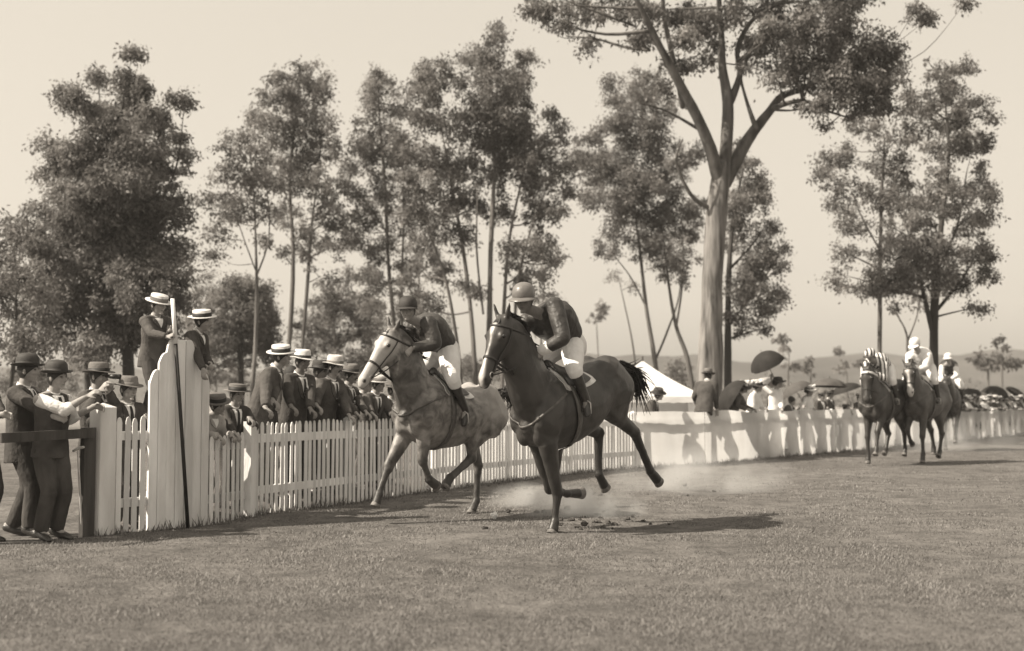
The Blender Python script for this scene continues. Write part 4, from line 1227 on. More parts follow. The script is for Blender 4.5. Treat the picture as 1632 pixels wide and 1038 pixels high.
        drape('saddle', .0, -.42, .90, .03, M['leather'], rise=lambda u, a: (.055 * max(0, 1 - (a / .35) ** 2) * (abs(2 * u - 1) ** 2.2)) + .008)
        g = MB(); c = fr.t(-.06, 0, 1.15)
        strap(g, surf_ring(bv, c, fr.L, nrm(fr.t(0, 0, 2) - fr.t(0, 0, 1)), .008, 40, .8 * sc), .075 * sc, .008, c); g.build('girth', M['leather_pale'], root)
        # breastplate strap
        bp_ = MB()
        pts = []
        for a in np.linspace(-1, 1, 21):
            f, z = .47 - .42 * a * a, 1.12 + .26 * a * a
            o = fr.t(f + .4, a * .45, z)
            d = nrm(fr.t(f - .3, a * .10, z) - o)
            h = bv.ray_cast(Vector(o), Vector(d), 1.2)
            if h[0] is not None: pts.append(np.array(h[0]) - d * .006)
        strap(bp_, pts, .026 * sc, .006, fr.t(0, 0, 1.2), closed=False); bp_.build('breastplate', M['leather_pale'], root)
    info = dict(root=root, bit={sd: poll + hd * .84 * hl + side * sd * .066 * sc - fro * .04 * sc for sd in (1, -1)}, bvh=bv, base=base, poll=poll, hd=hd, side=side, fro=fro)
    return info

def reins(info, hands, m='leather'):
    mb = MB()
    for sd, h in hands.items():
        a = info['bit'][sd]; h = np.asarray(h)
        mid = lerp(a, h, .5) + V(0, 0, -.03)
        tube(mb, [a, mid, h], [.007, .007, .007], n=5, k=6, round_ends=False)
    l, r = np.asarray(hands[1]), np.asarray(hands[-1])
    q = lerp(l, r, .5)
    tube(mb, [l, q + V(0, 0, -.10), r], [.006] * 3, n=5, k=5, round_ends=False)
    mb.build('reins', M[m], info['root'])
def stirrup(info, fr, sd, foot, top):
    mb = MB(); foot = np.asarray(foot); top = np.asarray(top)
    a = foot + V(0, 0, .10)
    strap(mb, np.array([top, lerp(top, a, .5), a]), .024, .005, fr.t(-.2, 0, 1.15), closed=False)
    so = mb.build('stirrup_leather', M['leather'], info['root'])
    s = MB(); pts = [a, a + fr.L * .045 * 1 + V(0, 0, -.03), foot + fr.L * .055 + V(0, 0, -.03), foot - fr.L * .055 + V(0, 0, -.03), a - fr.L * .045 + V(0, 0, -.03), a]
    tube(s, pts, [.007] * 6, n=5, round_ends=False)
    s.build('stirrup_iron', M['steel'], info['root'])
# ------------------------------------------------------------------ people
def limb(mb, a, b, c, r, side=None, asp=1.0):
    """upper/lower limb with tapering radii r = (top, mid upper, joint, mid lower, end)"""
    a, b, c = (np.asarray(q, float) for q in (a, b, c))
    tube(mb, [a, lerp(a, b, .5), b], [r[0], r[1], r[2]], n=12, k=3)
    tube(mb, [b, lerp(b, c, .4), c], [r[2], r[3], r[4]], n=12, k=3)
    ball(mb, b, r[2] * 1.02)

def hand(mb, w, d, pn, s=1.0, curl=0.5, thumb=1, spread=.25):
    """w wrist, d pointing direction, pn palm normal, thumb = +1/-1 side"""
    d = nrm(d); pn = nrm(pn - d * np.dot(pn, d)); sd = np.cross(d, pn) * thumb
    w = np.asarray(w, float)
    tube(mb, [w - d * .02 * s, w + d * .03 * s, w + d * .088 * s], [(.028 * s, .019 * s), (.036 * s, .017 * s), (.042 * s, .014 * s)], side=sd, n=12, k=2)
    for i, (off, ln) in enumerate(((.032, .070), (.011, .080), (-.011, .074), (-.031, .058))):
        a = w + d * .082 * s + sd * off * s
        dd = nrm(d + sd * off * spread * 6)
        d1 = nrm(dd * math.cos(curl) + pn * math.sin(curl)); d2 = nrm(dd * math.cos(curl * 2.3) + pn * math.sin(curl * 2.3))
        b = a + d1 * ln * .5 * s; c = b + d2 * ln * .5 * s
        tube(mb, [a - d * .02 * s, a, b, c], [.0105 * s, .0105 * s, .0098 * s, .0082 * s], n=8)
    a = w + d * .02 * s + sd * .026 * s
    t1 = nrm(d * .6 + sd * .75 + pn * .35); t2 = nrm(d * .85 + sd * .2 + pn * (.35 + curl * .4))
    tube(mb, [a, a + t1 * .036 * s, a + t1 * .036 * s + t2 * .034 * s], [.0145 * s, .012 * s, .0095 * s], n=8)

def head_mesh(mb, c, hf, hu, s=1.0):
    hl = np.cross(hu, hf)
    W = lambda x, y, z: c + (hf * x + hl * y + hu * z) * s
    vs, fs = [], []
    n, m = 24, 16
    for i in range(1, m):
        th = math.pi * i / m
        for j in range(n):
            ph = 2 * math.pi * j / n
            q = V(math.sin(th) * math.cos(ph), math.sin(th) * math.sin(ph), math.cos(th))
            x, y, z = q * V(.098, .077, .120)
            if q[2] < 0:
                y *= 1 - .30 * (-q[2]) ** 1.3
                if x < 0: x *= 1 - .42 * (-q[2])
                else: x += .010 * (-q[2]) * q[0]
            if x > 0: x *= .93
            vs.append(W(x, y, z))
    vs += [W(0, 0, .120), W(.01, 0, -.118)]; top = len(vs) - 2
    for i in range(m - 2):
        for j in range(n):
            k = (j + 1) % n; fs.append((i * n + j, (i + 1) * n + j, (i + 1) * n + k, i * n + k))
    for j in range(n):
        k = (j + 1) % n; fs.append((top, j, k)); fs.append((top + 1, (m - 2) * n + k, (m - 2) * n + j))
    mb.add(vs, fs)
    tube(mb, [W(.082, 0, .026), W(.098, 0, -.004), W(.111, 0, -.026), W(.092, 0, -.036)], [.008 * s, .0105 * s, .0145 * s, .011 * s], n=8)
    for sd in (1, -1):
        ball(mb, W(.080, .030 * sd, .036), V(.012, .024, .008) * s, [hf, hl, hu], 8, 6)
        ball(mb, W(.068, .042 * sd, -.022), V(.020, .020, .018) * s, [hf, hl, hu], 8, 6)
        ball(mb, W(-.008, .079 * sd, -.004), V(.019, .009, .031) * s, [nrm(hf - hu * .15), hl, hu], 8, 6)
    ball(mb, W(.083, 0, -.062), V(.012, .024, .010) * s, [hf, hl, hu], 8, 6)
    ball(mb, W(.070, 0, -.100), V(.022, .026, .018) * s, [hf, hl, hu], 8, 6)
    return W, hl

def ik(a, c, l1, l2, pole):
    a, c = np.asarray(a, float), np.asarray(c, float)
    d = np.linalg.norm(c - a); dd = min(d, (l1 + l2) * .999)
    u = nrm(c - a); x = (l1 * l1 - l2 * l2 + dd * dd) / (2 * dd)
    h = math.sqrt(max(l1 * l1 - x * x, 0))
    p = nrm(pole - u * np.dot(pole, u))
    return a + u * x + p * h, a + u * dd

def stand_joints(base, F, h=1.75, lean=0.0, hip_z=None, look=None, arms=None, stance=.11, step=0.0, head_drop=0.0, twist=0.0, knee_bend=0.0, side_lean=0.0):
    """standing or leaning figure; F facing; arms: {1: wrist world target, -1: ...} (1 = left)"""
    k = h / 1.75
    base = np.asarray(base, float); F = nrm(V(F[0], F[1], 0)); L = V(-F[1], F[0], 0); U = V(0, 0, 1)
    J = {}
    pel = base + U * (.93 * k if hip_z is None else hip_z)
    J['pelvis'] = pel
    tw = R(twist); F2 = F * math.cos(tw) + L * math.sin(tw); L2 = V(-F2[1], F2[0], 0)
    up = nrm(U * math.cos(lean) + F2 * math.sin(lean) + L2 * side_lean)
    fw = nrm(F2 - up * (F2 @ up))
    J['F'], J['L'], J['up'], J['fw'], J['L2'] = F, L, up, fw, np.cross(up, fw)
    S2 = J['L2']
    J['waist'] = pel + up * .17 * k
    J['chest'] = pel + up * .37 * k + fw * .0
    J['neck'] = pel + up * .545 * k - fw * .005
    for sd in (1, -1):
        J['sh', sd] = pel + up * .485 * k + S2 * sd * .175 * k
        J['hip', sd] = pel + L * sd * .088 * k - U * .02
        an = base + L * sd * stance * k + F * step * sd + U * .085 * k
        J['an', sd] = an
        kn, _ = ik(J['hip', sd], an, .43 * k, .43 * k, F)
        J['kn', sd] = kn
        J['toe', sd] = an + F * .15 * k + L * sd * .03 - U * .055 * k
        tgt = (arms or {}).get(sd)
        if tgt is None:
            tgt = J['sh', sd] + S2 * sd * .07 - U * .54 * k + fw * .06
        pole = -U * .7 + S2 * sd * .7 - fw * .45
        if (arms or {}).get(('pole', sd)) is not None: pole = np.asarray(arms['pole', sd], float)
        J['el', sd], J['wr', sd] = ik(J['sh', sd], tgt, .285 * k, .265 * k, pole)
        J['hd', sd] = nrm(J['wr', sd] - J['el', sd])
        J['pn', sd] = nrm(-S2 * sd * .6 - U * .3 + fw * .2)
        if (arms or {}).get(('dir', sd)) is not None: J['hd', sd] = nrm(arms['dir', sd])
        if (arms or {}).get(('pn', sd)) is not None: J['pn', sd] = nrm(arms['pn', sd])
    lk = nrm(look) if look is not None else fw
    J['hf'] = lk
    hu = nrm(up * .6 + U * .6 - lk * (up * .6 + U * .6) @ lk) if True else up
    J['hu'] = hu
    J['head'] = J['neck'] + nrm(up * .75 + U * .35 + fw * .2) * .165 * k + lk * .015 - U * head_drop
    J['k'] = k
    return J

def person(label, J, fit, base=None, cat='person', group=None, voxel=.010, dec=.45, curl=(.55, .55), kind='man', name='person'):
    """fit: dict of materials: top, legs, shirt, tie, hat (kind, mat, band), hair, sleeves ('rolled'), moustache, skirt, boots"""
    k = J['k']
    base = J['pelvis'] - V(0, 0, .93 * k) if base is None else np.asarray(base, float)
    root = thing(name, base, label, cat, group)
    U = V(0, 0, 1)
    S = nrm(J['sh', 1] - J['sh', -1]); H = nrm(J['hip', 1] - J['hip', -1])
    hs = fit.get('head', 1.0) * (k ** .4)
    # ---- the body: one continuous surface
    mb = MB()
    spine = [J['pelvis'] - (J['waist'] - J['pelvis']) * .3, J['pelvis'], J['waist'], J['chest'], lerp(J['chest'], J['neck'], .72), J['neck'] + (J['neck'] - J['chest']) * .05]
    srad = [(.13, .10), (.155, .105), (.135, .095), (.160, .108), (.135, .085), (.062, .060)]
    tube(mb, spine, [(a * k, b * k) for a, b in srad], side=S, n=16, k=3)
    nk = J['head'] - J['hu'] * .08 * hs - J['hf'] * .02 * hs
    tube(mb, [J['neck'] - (nk - J['neck']) * .4, nk], [.062 * k, .054 * k], n=12)
    W, hl = head_mesh(mb, J['head'], J['hf'], J['hu'], hs)
    for sd in (1, -1):
        tube(mb, [J['neck'] - (J['neck'] - J['chest']) * .12 + S * sd * .03, J['sh', sd]], [.062 * k, .058 * k], n=10)
        limb(mb, J['sh', sd], J['el', sd], J['wr', sd], [q * k for q in (.056, .048, .040, .039, .026)])
        c_ = curl[0] if sd == 1 else curl[1]
        hand(mb, J['wr', sd], J['hd', sd], J['pn', sd], k * 1.02, c_, thumb=1 if np.dot(np.cross(J['hd', sd], J['pn', sd]), J['fw'] + U * .4 - S * sd * .5) > 0 else -1)
        if not fit.get('skirt'):
            limb(mb, J['hip', sd], J['kn', sd], J['an', sd], [q * k for q in (.085, .072, .054, .052, .036)])
            tube(mb, [J['an', sd] - (J['toe', sd] - J['an', sd]) * .35, lerp(J['an', sd], J['toe', sd], .5) , J['toe', sd]], [(.034 * k, .034 * k), (.042 * k, .036 * k), (.036 * k, .022 * k)], n=10, k=2)
    me = remesh(mb, voxel, 2, dec * .72)
    co = (coords(me) - J['head']) / hs
    x, y, z = co @ J['hf'], co @ hl, co @ J['hu']
    dk = np.zeros(len(co))
    for sd in (1, -1):
        dk = np.maximum(dk, np.clip((.017 - np.sqrt((y - .031 * sd) ** 2 + ((z - .016) * 1.5) ** 2)) / .006, 0, 1) * (x > .05))
        dk = np.maximum(dk, .75 * np.clip((.026 - np.sqrt((y - .033 * sd) ** 2 + ((z - .040) * 3.6) ** 2)) / .008, 0, 1) * (x > .05))
    dk = np.maximum(dk, .55 * np.clip((.024 - np.sqrt(y ** 2 + ((z + .062) * 4.5) ** 2)) / .008, 0, 1) * (x > .05))
    dk = np.maximum(dk, .35 * np.clip((.016 - np.sqrt(y ** 2 + ((z + .036) * 2.5) ** 2)) / .008, 0, 1) * (x > .06))
    set_attr(me, 'dark', dk)
    shift(me, base)
    link('body', me, M[fit.get('skin', 'skin')], root)
    # ---- hair
    hair = fit.get('hair', 'hair')
    if hair:
        hb_ = MB()
        vs, fs = [], []
        n, m = 22, 12
        for i in range(0, m + 1):
            th = math.pi * (.0 + .68 * i / m)
            for j in range(n):
                ph = 2 * math.pi * j / n
                q = V(math.sin(th) * math.cos(ph), math.sin(th) * math.sin(ph), math.cos(th))
                lim = .68 * math.pi if q[0] < .05 else (.36 + .25 * (1 - min(1, q[0] / .9))) * math.pi
                if th > lim:
                    q = V(math.sin(lim) * math.cos(ph), math.sin(lim) * math.sin(ph), math.cos(lim))
                xx, yy, zz = q * V(.106, .084, .127)
                if q[2] < 0 and xx < 0: xx *= 1 - .35 * (-q[2])
                if q[2] < 0: yy *= 1 - .2 * (-q[2])
                vs.append(W(xx, yy, zz))
        for i in range(m):
            for j in range(n):
                q = (j + 1) % n; fs.append((i * n + j, (i + 1) * n + j, (i + 1) * n + q, i * n + q))
        hb_.add(vs, fs)
        if kind == 'woman':
            ball(hb_, W(-.085, 0, .0), V(.055, .07, .06) * hs, [J['hf'], hl, J['hu']], 10, 8)
            for sd in (1, -1): ball(hb_, W(-.01, .075 * sd, .02), V(.05, .028, .055) * hs, [J['hf'], hl, J['hu']], 10, 8)
        hb_.build('hair', M[hair], root)
    if fit.get('moustache'):
        mm = MB()
        for sd in (1, -1):
            tube(mm, [W(.103, .003 * sd, -.046), W(.099, .018 * sd, -.050), W(.088, .033 * sd, -.058)], [.008 * hs, .009 * hs, .004 * hs], n=6, k=2)
        mm.build('moustache', M['hair'], root)
    if fit.get('beard'):
        mm = MB()
        tube(mm, [W(.02, .066, -.05), W(.07, .045, -.095), W(.088, 0, -.105), W(.07, -.045, -.095), W(.02, -.066, -.05)], [(.02 * hs, .012 * hs), (.028 * hs, .016 * hs), (.034 * hs, .02 * hs), (.028 * hs, .016 * hs), (.02 * hs, .012 * hs)], n=8, k=3)
        mm.build('beard', M['hair'], root)
    # ---- clothes
    top = fit.get('top', 'suit_dark'); loose = fit.get('loose', 1.0)
    jm = MB()
    hem = fit.get('hem', .16)
    a0 = J['pelvis'] - (J['waist'] - J['pelvis']) * (hem / .17)
    jp = [a0, J['pelvis'], J['waist'], J['chest'], lerp(J['chest'], J['neck'], .70), J['neck'] - (J['neck'] - J['chest']) * .06]
    jr = [(.205, .158), (.196, .148), (.178 * loose, .134 * loose), (.200 * loose, .145 * loose), (.168, .115), (.082, .078)]
    if hem < 0: jp, jr = [lerp(J['pelvis'], J['waist'], .35)] + jp[2:], [jr[1]] + jr[2:]
    tube(jm, jp, [(a * k, b * k) for a, b in jr], side=S, n=18, k=3, round_ends=False)
    roll = fit.get('sleeves') == 'rolled'
    for sd in (1, -1):
        q0 = J['neck'] - (J['neck'] - J['chest']) * .22 + S * sd * .04
        tube(jm, [q0, lerp(q0, J['sh', sd], .62 if fit.get('vest') else 1.0)], [.072 * k, (.066 if fit.get('vest') else .076) * k], n=10)
        if fit.get('vest'): continue
        el, wr = J['el', sd], J['wr', sd]
        e2 = lerp(el, wr, .93)
        b = 1.18 if loose > 1 else 1.0
        tube(jm, [J['sh', sd], lerp(J['sh', sd], el, .5), el], [.082 * k * b, .074 * k * b, .064 * k * b], n=12, k=3)
        ball(jm, el, .060 * k * b)
        tube(jm, [el, lerp(el, wr, .45), e2], [.064 * k * b, .058 * k * b, .048 * k], n=12, k=3, round_ends=False)
    jme = remesh(jm, voxel * 1.1, 3, dec, fold=.011 * k, fscale=8, seed=float(base[0] * 7))
    jb = bvh_of(jme)
    shift(jme, base)
    link(fit.get('top_name', 'jacket'), jme, M[top], root)
    if fit.get('vest') or fit.get('under'):
        um = MB()
        for sd in (1, -1):
            el, wr = J['el', sd], J['wr', sd]
            tube(um, [J['sh', sd] - S * sd * .02, lerp(J['sh', sd], el, .5), el], [.070 * k, .073 * k, .066 * k], n=12, k=3)
            if roll:
                tube(um, [el - (wr - el) * .1, el + (wr - el) * .22], [.064 * k, .060 * k], n=12)
            else:
                tube(um, [el, lerp(el, wr, .5), lerp(el, wr, .92)], [.066 * k, .060 * k, .042 * k], n=12, k=3)
            ball(um, el, .064 * k)
        tube(um, [lerp(J['waist'], J['chest'], .5), J['chest'], lerp(J['chest'], J['neck'], .72), J['neck']], [(.13 * k, .09 * k), (.165 * k, .11 * k), (.14 * k, .09 * k), (.07 * k, .066 * k)], side=S, n=14, k=3)
        ume = remesh(um, voxel * 1.1, 3, dec, fold=.012 * k, fscale=9, seed=3.3)
        shift(ume, base); link('shirt', ume, M[fit.get('shirt', 'white_cloth')], root)
    fw = J['fw']; up = J['up']
    def patch(name, m, outline, off, th=.004):
        """outline(v): half width at v in 0 (top) .. 1 (bottom) ; draped on the jacket front"""
        v0, v1, hw = outline
        pm = MB(); vs = []; nv, nu = 10, 6
        for i in range(nv + 1):
            t = i / nv; c = lerp(J['neck'], J['pelvis'], v0 + (v1 - v0) * t)
            for j in range(nu + 1):
                s_ = (j / nu - .5) * 2 * hw(t) * k
                o = c + S * s_ + fw * .19 * k
                h = jb.ray_cast(Vector(o), Vector(-fw), .3)
                q = np.array(h[0]) if h[0] is not None else c + S * s_ + fw * .125 * k
                vs.append(q + fw * off)
        fs = [(i * (nu + 1) + j, i * (nu + 1) + j + 1, (i + 1) * (nu + 1) + j + 1, (i + 1) * (nu + 1) + j) for i in range(nv) for j in range(nu)]
        n0 = len(vs); vs += [q - fw * (th + off) for q in vs]
        fs += [(n0 + a, n0 + d, n0 + c, n0 + b) for a, b, c, d in fs]
        pm.add(vs, fs); pm.build(name, M[m], root)
    if fit.get('shirtfront', True) and fit.get('shirt', 'white_cloth') and not fit.get('skirt'):
        dp = fit.get('vee', .42)
        patch('shirt_front', fit.get('shirt', 'white_cloth'), (.02, dp, lambda t: .062 * (1 - t) + .003), .006)
        if fit.get('tie', 'band'):
            patch('tie', fit.get('tie', 'band'), (.045, dp - .03, lambda t: (.016 + .012 * t) * (1 if t < .93 else .6)), .012)
    if fit.get('shirtfront', True) and not fit.get('skirt') and voxel <= .0105:
        dp = fit.get('vee', .42)
        for sd in (1, -1):
            pm = MB(); vs = []; nv, nu = 12, 3
            for i in range(nv + 1):
                t = i / nv; c = lerp(J['neck'], J['pelvis'], .03 + (dp + .01 - .03) * t)
                a = .060 * (1 - t) + .004; b = a + .052 * math.sin(min(1, .25 + t * 1.1) * math.pi * .62) * (1 - t ** 6) + .004
                for j in range(nu + 1):
                    s_ = sd * (a + (b - a) * j / nu) * k
                    h = jb.ray_cast(Vector(c + S * s_ + fw * .19 * k), Vector(-fw), .3)
                    q = np.array(h[0]) if h[0] is not None else c + S * s_ + fw * .12 * k
                    vs.append(q + fw * .012)
            fs = [(i * (nu + 1) + j, i * (nu + 1) + j + 1, (i + 1) * (nu + 1) + j + 1, (i + 1) * (nu + 1) + j) for i in range(nv) for j in range(nu)]
            n0 = len(vs); vs += [q - fw * .014 for q in vs]; m1 = len(fs)
            fs += [tuple(n0 + q for q in reversed(f_)) for f_ in fs[:m1]]
            for i in range(nv):
                for q in (i * (nu + 1), i * (nu + 1) + nu): fs.append((q, q + nu + 1, n0 + q + nu + 1, n0 + q))
            pm.add(vs, fs); pm.build('lapel', M[top], root)
    if fit.get('collar', True):
        cm = MB()
        c = lerp(J['neck'], nk, .25); ax = nrm(nk - J['neck'])
        f2 = nrm(fw - ax * (fw @ ax))
        lathe(cm, c, ax, [(.068 * k, -.018), (.065 * k, .018), (.060 * k, .018), (.060 * k, -.018), (.068 * k, -.018)], 18, f2, 1.03, 1.0, warp=lambda r, t: .014 * (1 - math.cos(t)) / 2 - .010)
        cm.build('collar', M[fit.get('shirt', 'white_cloth') or 'white_cloth'], root)
    if fit.get('skirt'):
        sm = MB()
        p = J['pelvis']
        tube(sm, [J['waist'], p, p - U * .3 * k, p - U * .86 * k], [(.13 * k, .10 * k), (.19 * k, .16 * k), (.23 * k, .22 * k), (.33 * k, .33 * k)], side=H, n=18, k=3, round_ends=False)
        sme = remesh(sm, voxel * 1.3, 2, dec, fold=.018, fscale=6)
        shift(sme, base); link('skirt', sme, M[fit['skirt']], root)
    else:
        tm = MB(); bag = fit.get('bag', 1.0)
        tube(tm, [J['pelvis'] + (J['waist'] - J['pelvis']) * .55, J['pelvis'], J['pelvis'] - (J['waist'] - J['pelvis']) * .45], [(.158 * k * bag, .115 * k * bag), (.168 * k * bag, .128 * k * bag), (.14 * k * bag, .115 * k * bag)], side=H, n=16, k=3)
        for sd in (1, -1):
            hp, kn, an = J['hip', sd], J['kn', sd], J['an', sd]
            tube(tm, [hp, lerp(hp, kn, .5), kn], [.108 * k * bag, .102 * k * bag, .084 * k], n=12, k=3)
            ball(tm, kn, .076 * k)
            e = lerp(kn, an, fit.get('leg_end', .96))
            tube(tm, [kn, lerp(kn, e, .5), e], [.084 * k, .079 * k, (.076 if fit.get('leg_end', .96) > .5 else .070) * k], n=12, k=3, round_ends=False)
        tme = remesh(tm, voxel * 1.1, 3, dec, fold=.010, fscale=6, seed=1.7)
        shift(tme, base); link(fit.get('legs_name', 'trousers'), tme, M[fit.get('legs', 'trousers')], root)
        for sd in (1, -1):
            bm_ = MB(); an, toe, kn = J['an', sd], J['toe', sd], J['kn', sd]
            fd = nrm(toe - an)
            sd_ = nrm(np.cross(fd, kn - an))
            tube(bm_, [an - fd * .055 * k - nrm(kn - an) * .02 * k, lerp(an, toe, .45) - nrm(kn - an) * .012 * k, toe, toe + fd * .05 * k], [(.040 * k, .042 * k), (.047 * k, .044 * k), (.046 * k, .030 * k), (.034 * k, .022 * k)], side=sd_, n=12, k=3)
            hi = fit.get('boot_top', .18)
            tube(bm_, [an, lerp(an, kn, hi * .5), lerp(an, kn, hi)], [.046 * k, (.054 if hi > .5 else .046) * k, (.066 if hi > .5 else .046) * k], n=12, k=2, round_ends=False)
            bme = remesh(bm_, voxel, 2, dec)
            shift(bme, base); link('boot', bme, M['boot'], root)
    # ---- hat
    ht = fit.get('hat')
    if ht:
        kind_, m1, m2 = ht[:3]
        tilt = ht[3] if len(ht) > 3 else 0.0
        hu = nrm(J['hu'] * math.cos(tilt) - J['hf'] * math.sin(tilt)); hfw = nrm(J['hf'] - hu * (J['hf'] @ hu))
        c = J['head'] + hu * .052 * hs - J['hf'] * .004
        hm2 = MB(); s = hs
        band = None
        if kind_ == 'bowler':
            lathe(hm2, c, hu, [(r * s, z * s) for r, z in ((.088, .0), (.098, -.002), (.125, .0), (.140, .010), (.142, .014), (.126, .008), (.100, .006), (.097, .05), (.093, .085), (.078, .112), (.045, .128), (.0, .133))], 28, hfw, 1.16, .98,
                  warp=lambda r, t: .016 * s * math.sin(t) ** 2 * (1 if r > .11 * s else 0))
            band = [(.1015, .006), (.1005, .034), (.0985, .034), (.0985, .006)]
        elif kind_ == 'boater':
            lathe(hm2, c, hu, [(r * s, z * s) for r, z in ((.086, .0), (.098, -.004), (.155, -.004), (.157, .001), (.155, .006), (.100, .006), (.098, .076), (.095, .081), (.0, .083))], 30, hfw, 1.12, 1.0)
            band = [(.1035, .006), (.1035, .052), (.0985, .052), (.0985, .006)]
        elif kind_ == 'fedora':
            def wp(r, t):
                e = 0
                if r > .12 * s: e += .018 * s * math.sin(t) ** 2 - .012 * s * max(0, math.cos(t))
                return e
            lathe(hm2, c, hu, [(r * s, z * s) for r, z in ((.088, .0), (.100, -.003), (.135, -.003), (.158, -.004), (.160, .0), (.135, .004), (.103, .006), (.101, .045), (.096, .085), (.084, .108), (.055, .106), (.022, .092), (.0, .090))], 30, hfw, 1.14, .96, warp=wp)
            band = [(.1065, .006), (.1045, .040), (.1000, .040), (.1000, .006)]
        elif kind_ == 'cap':     # jockey cap: round skull and a peak
            c = J['head'] + hu * .030 * hs
            vs = [(.104, -.012), (.108, .0), (.106, .04), (.094, .078), (.066, .106), (.03, .118), (.0, .120)]
            lathe(hm2, c, hu, [(r * s, z * s) for r, z in vs], 26, hfw, 1.10, .94)
            pk = MB(); pv = []
            for i in range(13):
                t = (i / 12 - .5) * 2.2
                for rr, zz in ((.098, .002), (.135 , -.006), (.168, -.020)):
                    r_ = rr if rr < .1 else rr - .02 * abs(t) ** 1.5
                    pv.append(c + (hfw * 1.10 * r_ * math.cos(t) + np.cross(hu, hfw) * .94 * r_ * math.sin(t)) * s + hu * (zz - .0) * s)
            n0 = len(pv); pv += [p - hu * .006 * s for p in pv]
            fs = [(i * 3 + j, i * 3 + j + 1, (i + 1) * 3 + j + 1, (i + 1) * 3 + j) for i in range(12) for j in range(2)]
            fs += [(n0 + a, n0 + d, n0 + c_, n0 + b) for a, b, c_, d in fs] + [(i * 3 + 2, n0 + i * 3 + 2, n0 + i * 3 + 5, i * 3 + 5) for i in range(12)]
            pk.add(pv, fs)
            hobj = hm2.build('jockey_cap', M[m1], root)
            pk.build('peak', M[m2], hobj, base=base)
        elif kind_ == 'ladies':
            lathe(hm2, c, hu, [(r * s, z * s) for r, z in ((.088, .0), (.11, -.004), (.175, -.016), (.205, -.02), (.206, -.014), (.175, -.008), (.118, .008), (.114, .05), (.098, .085), (.05, .10), (.0, .10))], 30, hfw, 1.0, 1.0,
                  warp=lambda r, t: (.022 * s * math.sin(t * 3 + 1) if r > .15 * s else 0))
            band = [(.123, .006), (.121, .034), (.112, .034), (.112, .006)]
        if kind_ != 'cap':
            hobj = hm2.build('hat', M[m1], root)
            if band:
                bm2 = MB(); sx, sy = {'bowler': (1.16, .98), 'boater': (1.12, 1.0), 'fedora': (1.14, .96), 'ladies': (1, 1)}[kind_]
                lathe(bm2, c, hu, [(r * s, z * s) for r, z in band + [band[0]]], 30, hfw, sx, sy)
                bm2.build('hat_band', M[m2], hobj, base=base)
            if kind_ == 'ladies':
                r = np.random.default_rng(int(abs(base[0]) * 997) + 3)
                fm = MB()
                nfl = ht[4] if len(ht) > 4 else 9
                for i in range(nfl):
                    a = r.uniform(0, 6.28); rr = r.uniform(.06, .14) * s
                    p = c + hu * (.05 + r.uniform(0, .05)) * s + hfw * rr * math.cos(a) + np.cross(hu, hfw) * rr * math.sin(a)
                    for q in range(6):
                        d = r.normal(size=3); ball(fm, p + nrm(d) * .022 * s, V(.026, .02, .012) * s, None, 7, 5)
                fm.build('hat_flower', M[ht[5] if len(ht) > 5 else 'white_cloth'], hobj, base=base)
    root['_hand_l'] = [float(q) for q in J['wr', 1] + J['hd', 1] * .08 * k]
    root['_hand_r'] = [float(q) for q in J['wr', -1] + J['hd', -1] * .08 * k]
    return root

def umbrella(label, top, axis, r=.52, m='umbrella', length=.95, group='umbrellas and parasols in the crowd', dome=.30):
    """open umbrella: top = crown point, axis points from handle to crown"""
    axis = nrm(axis); top = np.asarray(top, float)
    f = nrm(np.cross(axis, V(.3, .2, .9))); l = np.cross(axis, f)
    hdl = top - axis * length
    root = thing('umbrella', hdl, label, 'umbrella', group)
    mb = MB(); vs = [top]; n, m_ = 32, 7
    for i in range(1, m_ + 1):
        t = i / m_
        for j in range(n):
            a = 2 * math.pi * j / n
            rib = abs(((a / (2 * math.pi) * 8 + .5) % 1) - .5) * 2     # 1 between ribs .. 0 at ribs? 
            rr = r * math.sin(t * 1.35) / math.sin(1.35) * (1 - .07 * (1 - rib) * 0 - .08 * (1 - abs(2 * ((a / (2 * math.pi) * 8) % 1) - 1)) * t * t)
            h = -dome * r * 1.6 * (1 - math.cos(t * 1.35)) / (1 - math.cos(1.35))
            vs.append(top + f * rr * math.cos(a) + l * rr * math.sin(a) + axis * h)
    fs = [(0, 1 + j, 1 + (j + 1) % n) for j in range(n)] + [(1 + i * n + j, 1 + (i + 1) * n + j, 1 + (i + 1) * n + (j + 1) % n, 1 + i * n + (j + 1) % n) for i in range(m_ - 1) for j in range(n)]
    n0 = len(vs); vs += [v - axis * .004 for v in vs]; fs += [tuple(n0 + q for q in reversed(f_)) for f_ in fs]
    mb.add(vs, fs); mb.build('canopy', M[m], root)
    sh = MB(); tube(sh, [hdl, top + axis * .06], [.008, .006], n=6); sh.build('shaft', M['wood_dark'], root)
    hk = MB(); tube(hk, [hdl + axis * .06, hdl, hdl - axis * .04 + f * .02, hdl - axis * .03 + f * .06, hdl + f * .075], [.012] * 5, n=6, k=3); hk.build('handle', M['leather'], root)
    for j in range(8):
        a = 2 * math.pi * j / 8
        e = top + (f * math.cos(a) + l * math.sin(a)) * r * .98 - axis * (dome * r * 1.6 + .012)
        mid = top + (f * math.cos(a) + l * math.sin(a)) * r * .55 - axis * (dome * r * .42 + .014)
        rb = MB(); tube(rb, [top - axis * .01, mid, e], [.003, .003, .003], n=4, k=3, round_ends=False); rb.build('rib', M['steel'], root)
    return root
# ------------------------------------------------------------------ the two leading horses
def P3(fr, x, y, l): return fr.px(x, y, l)
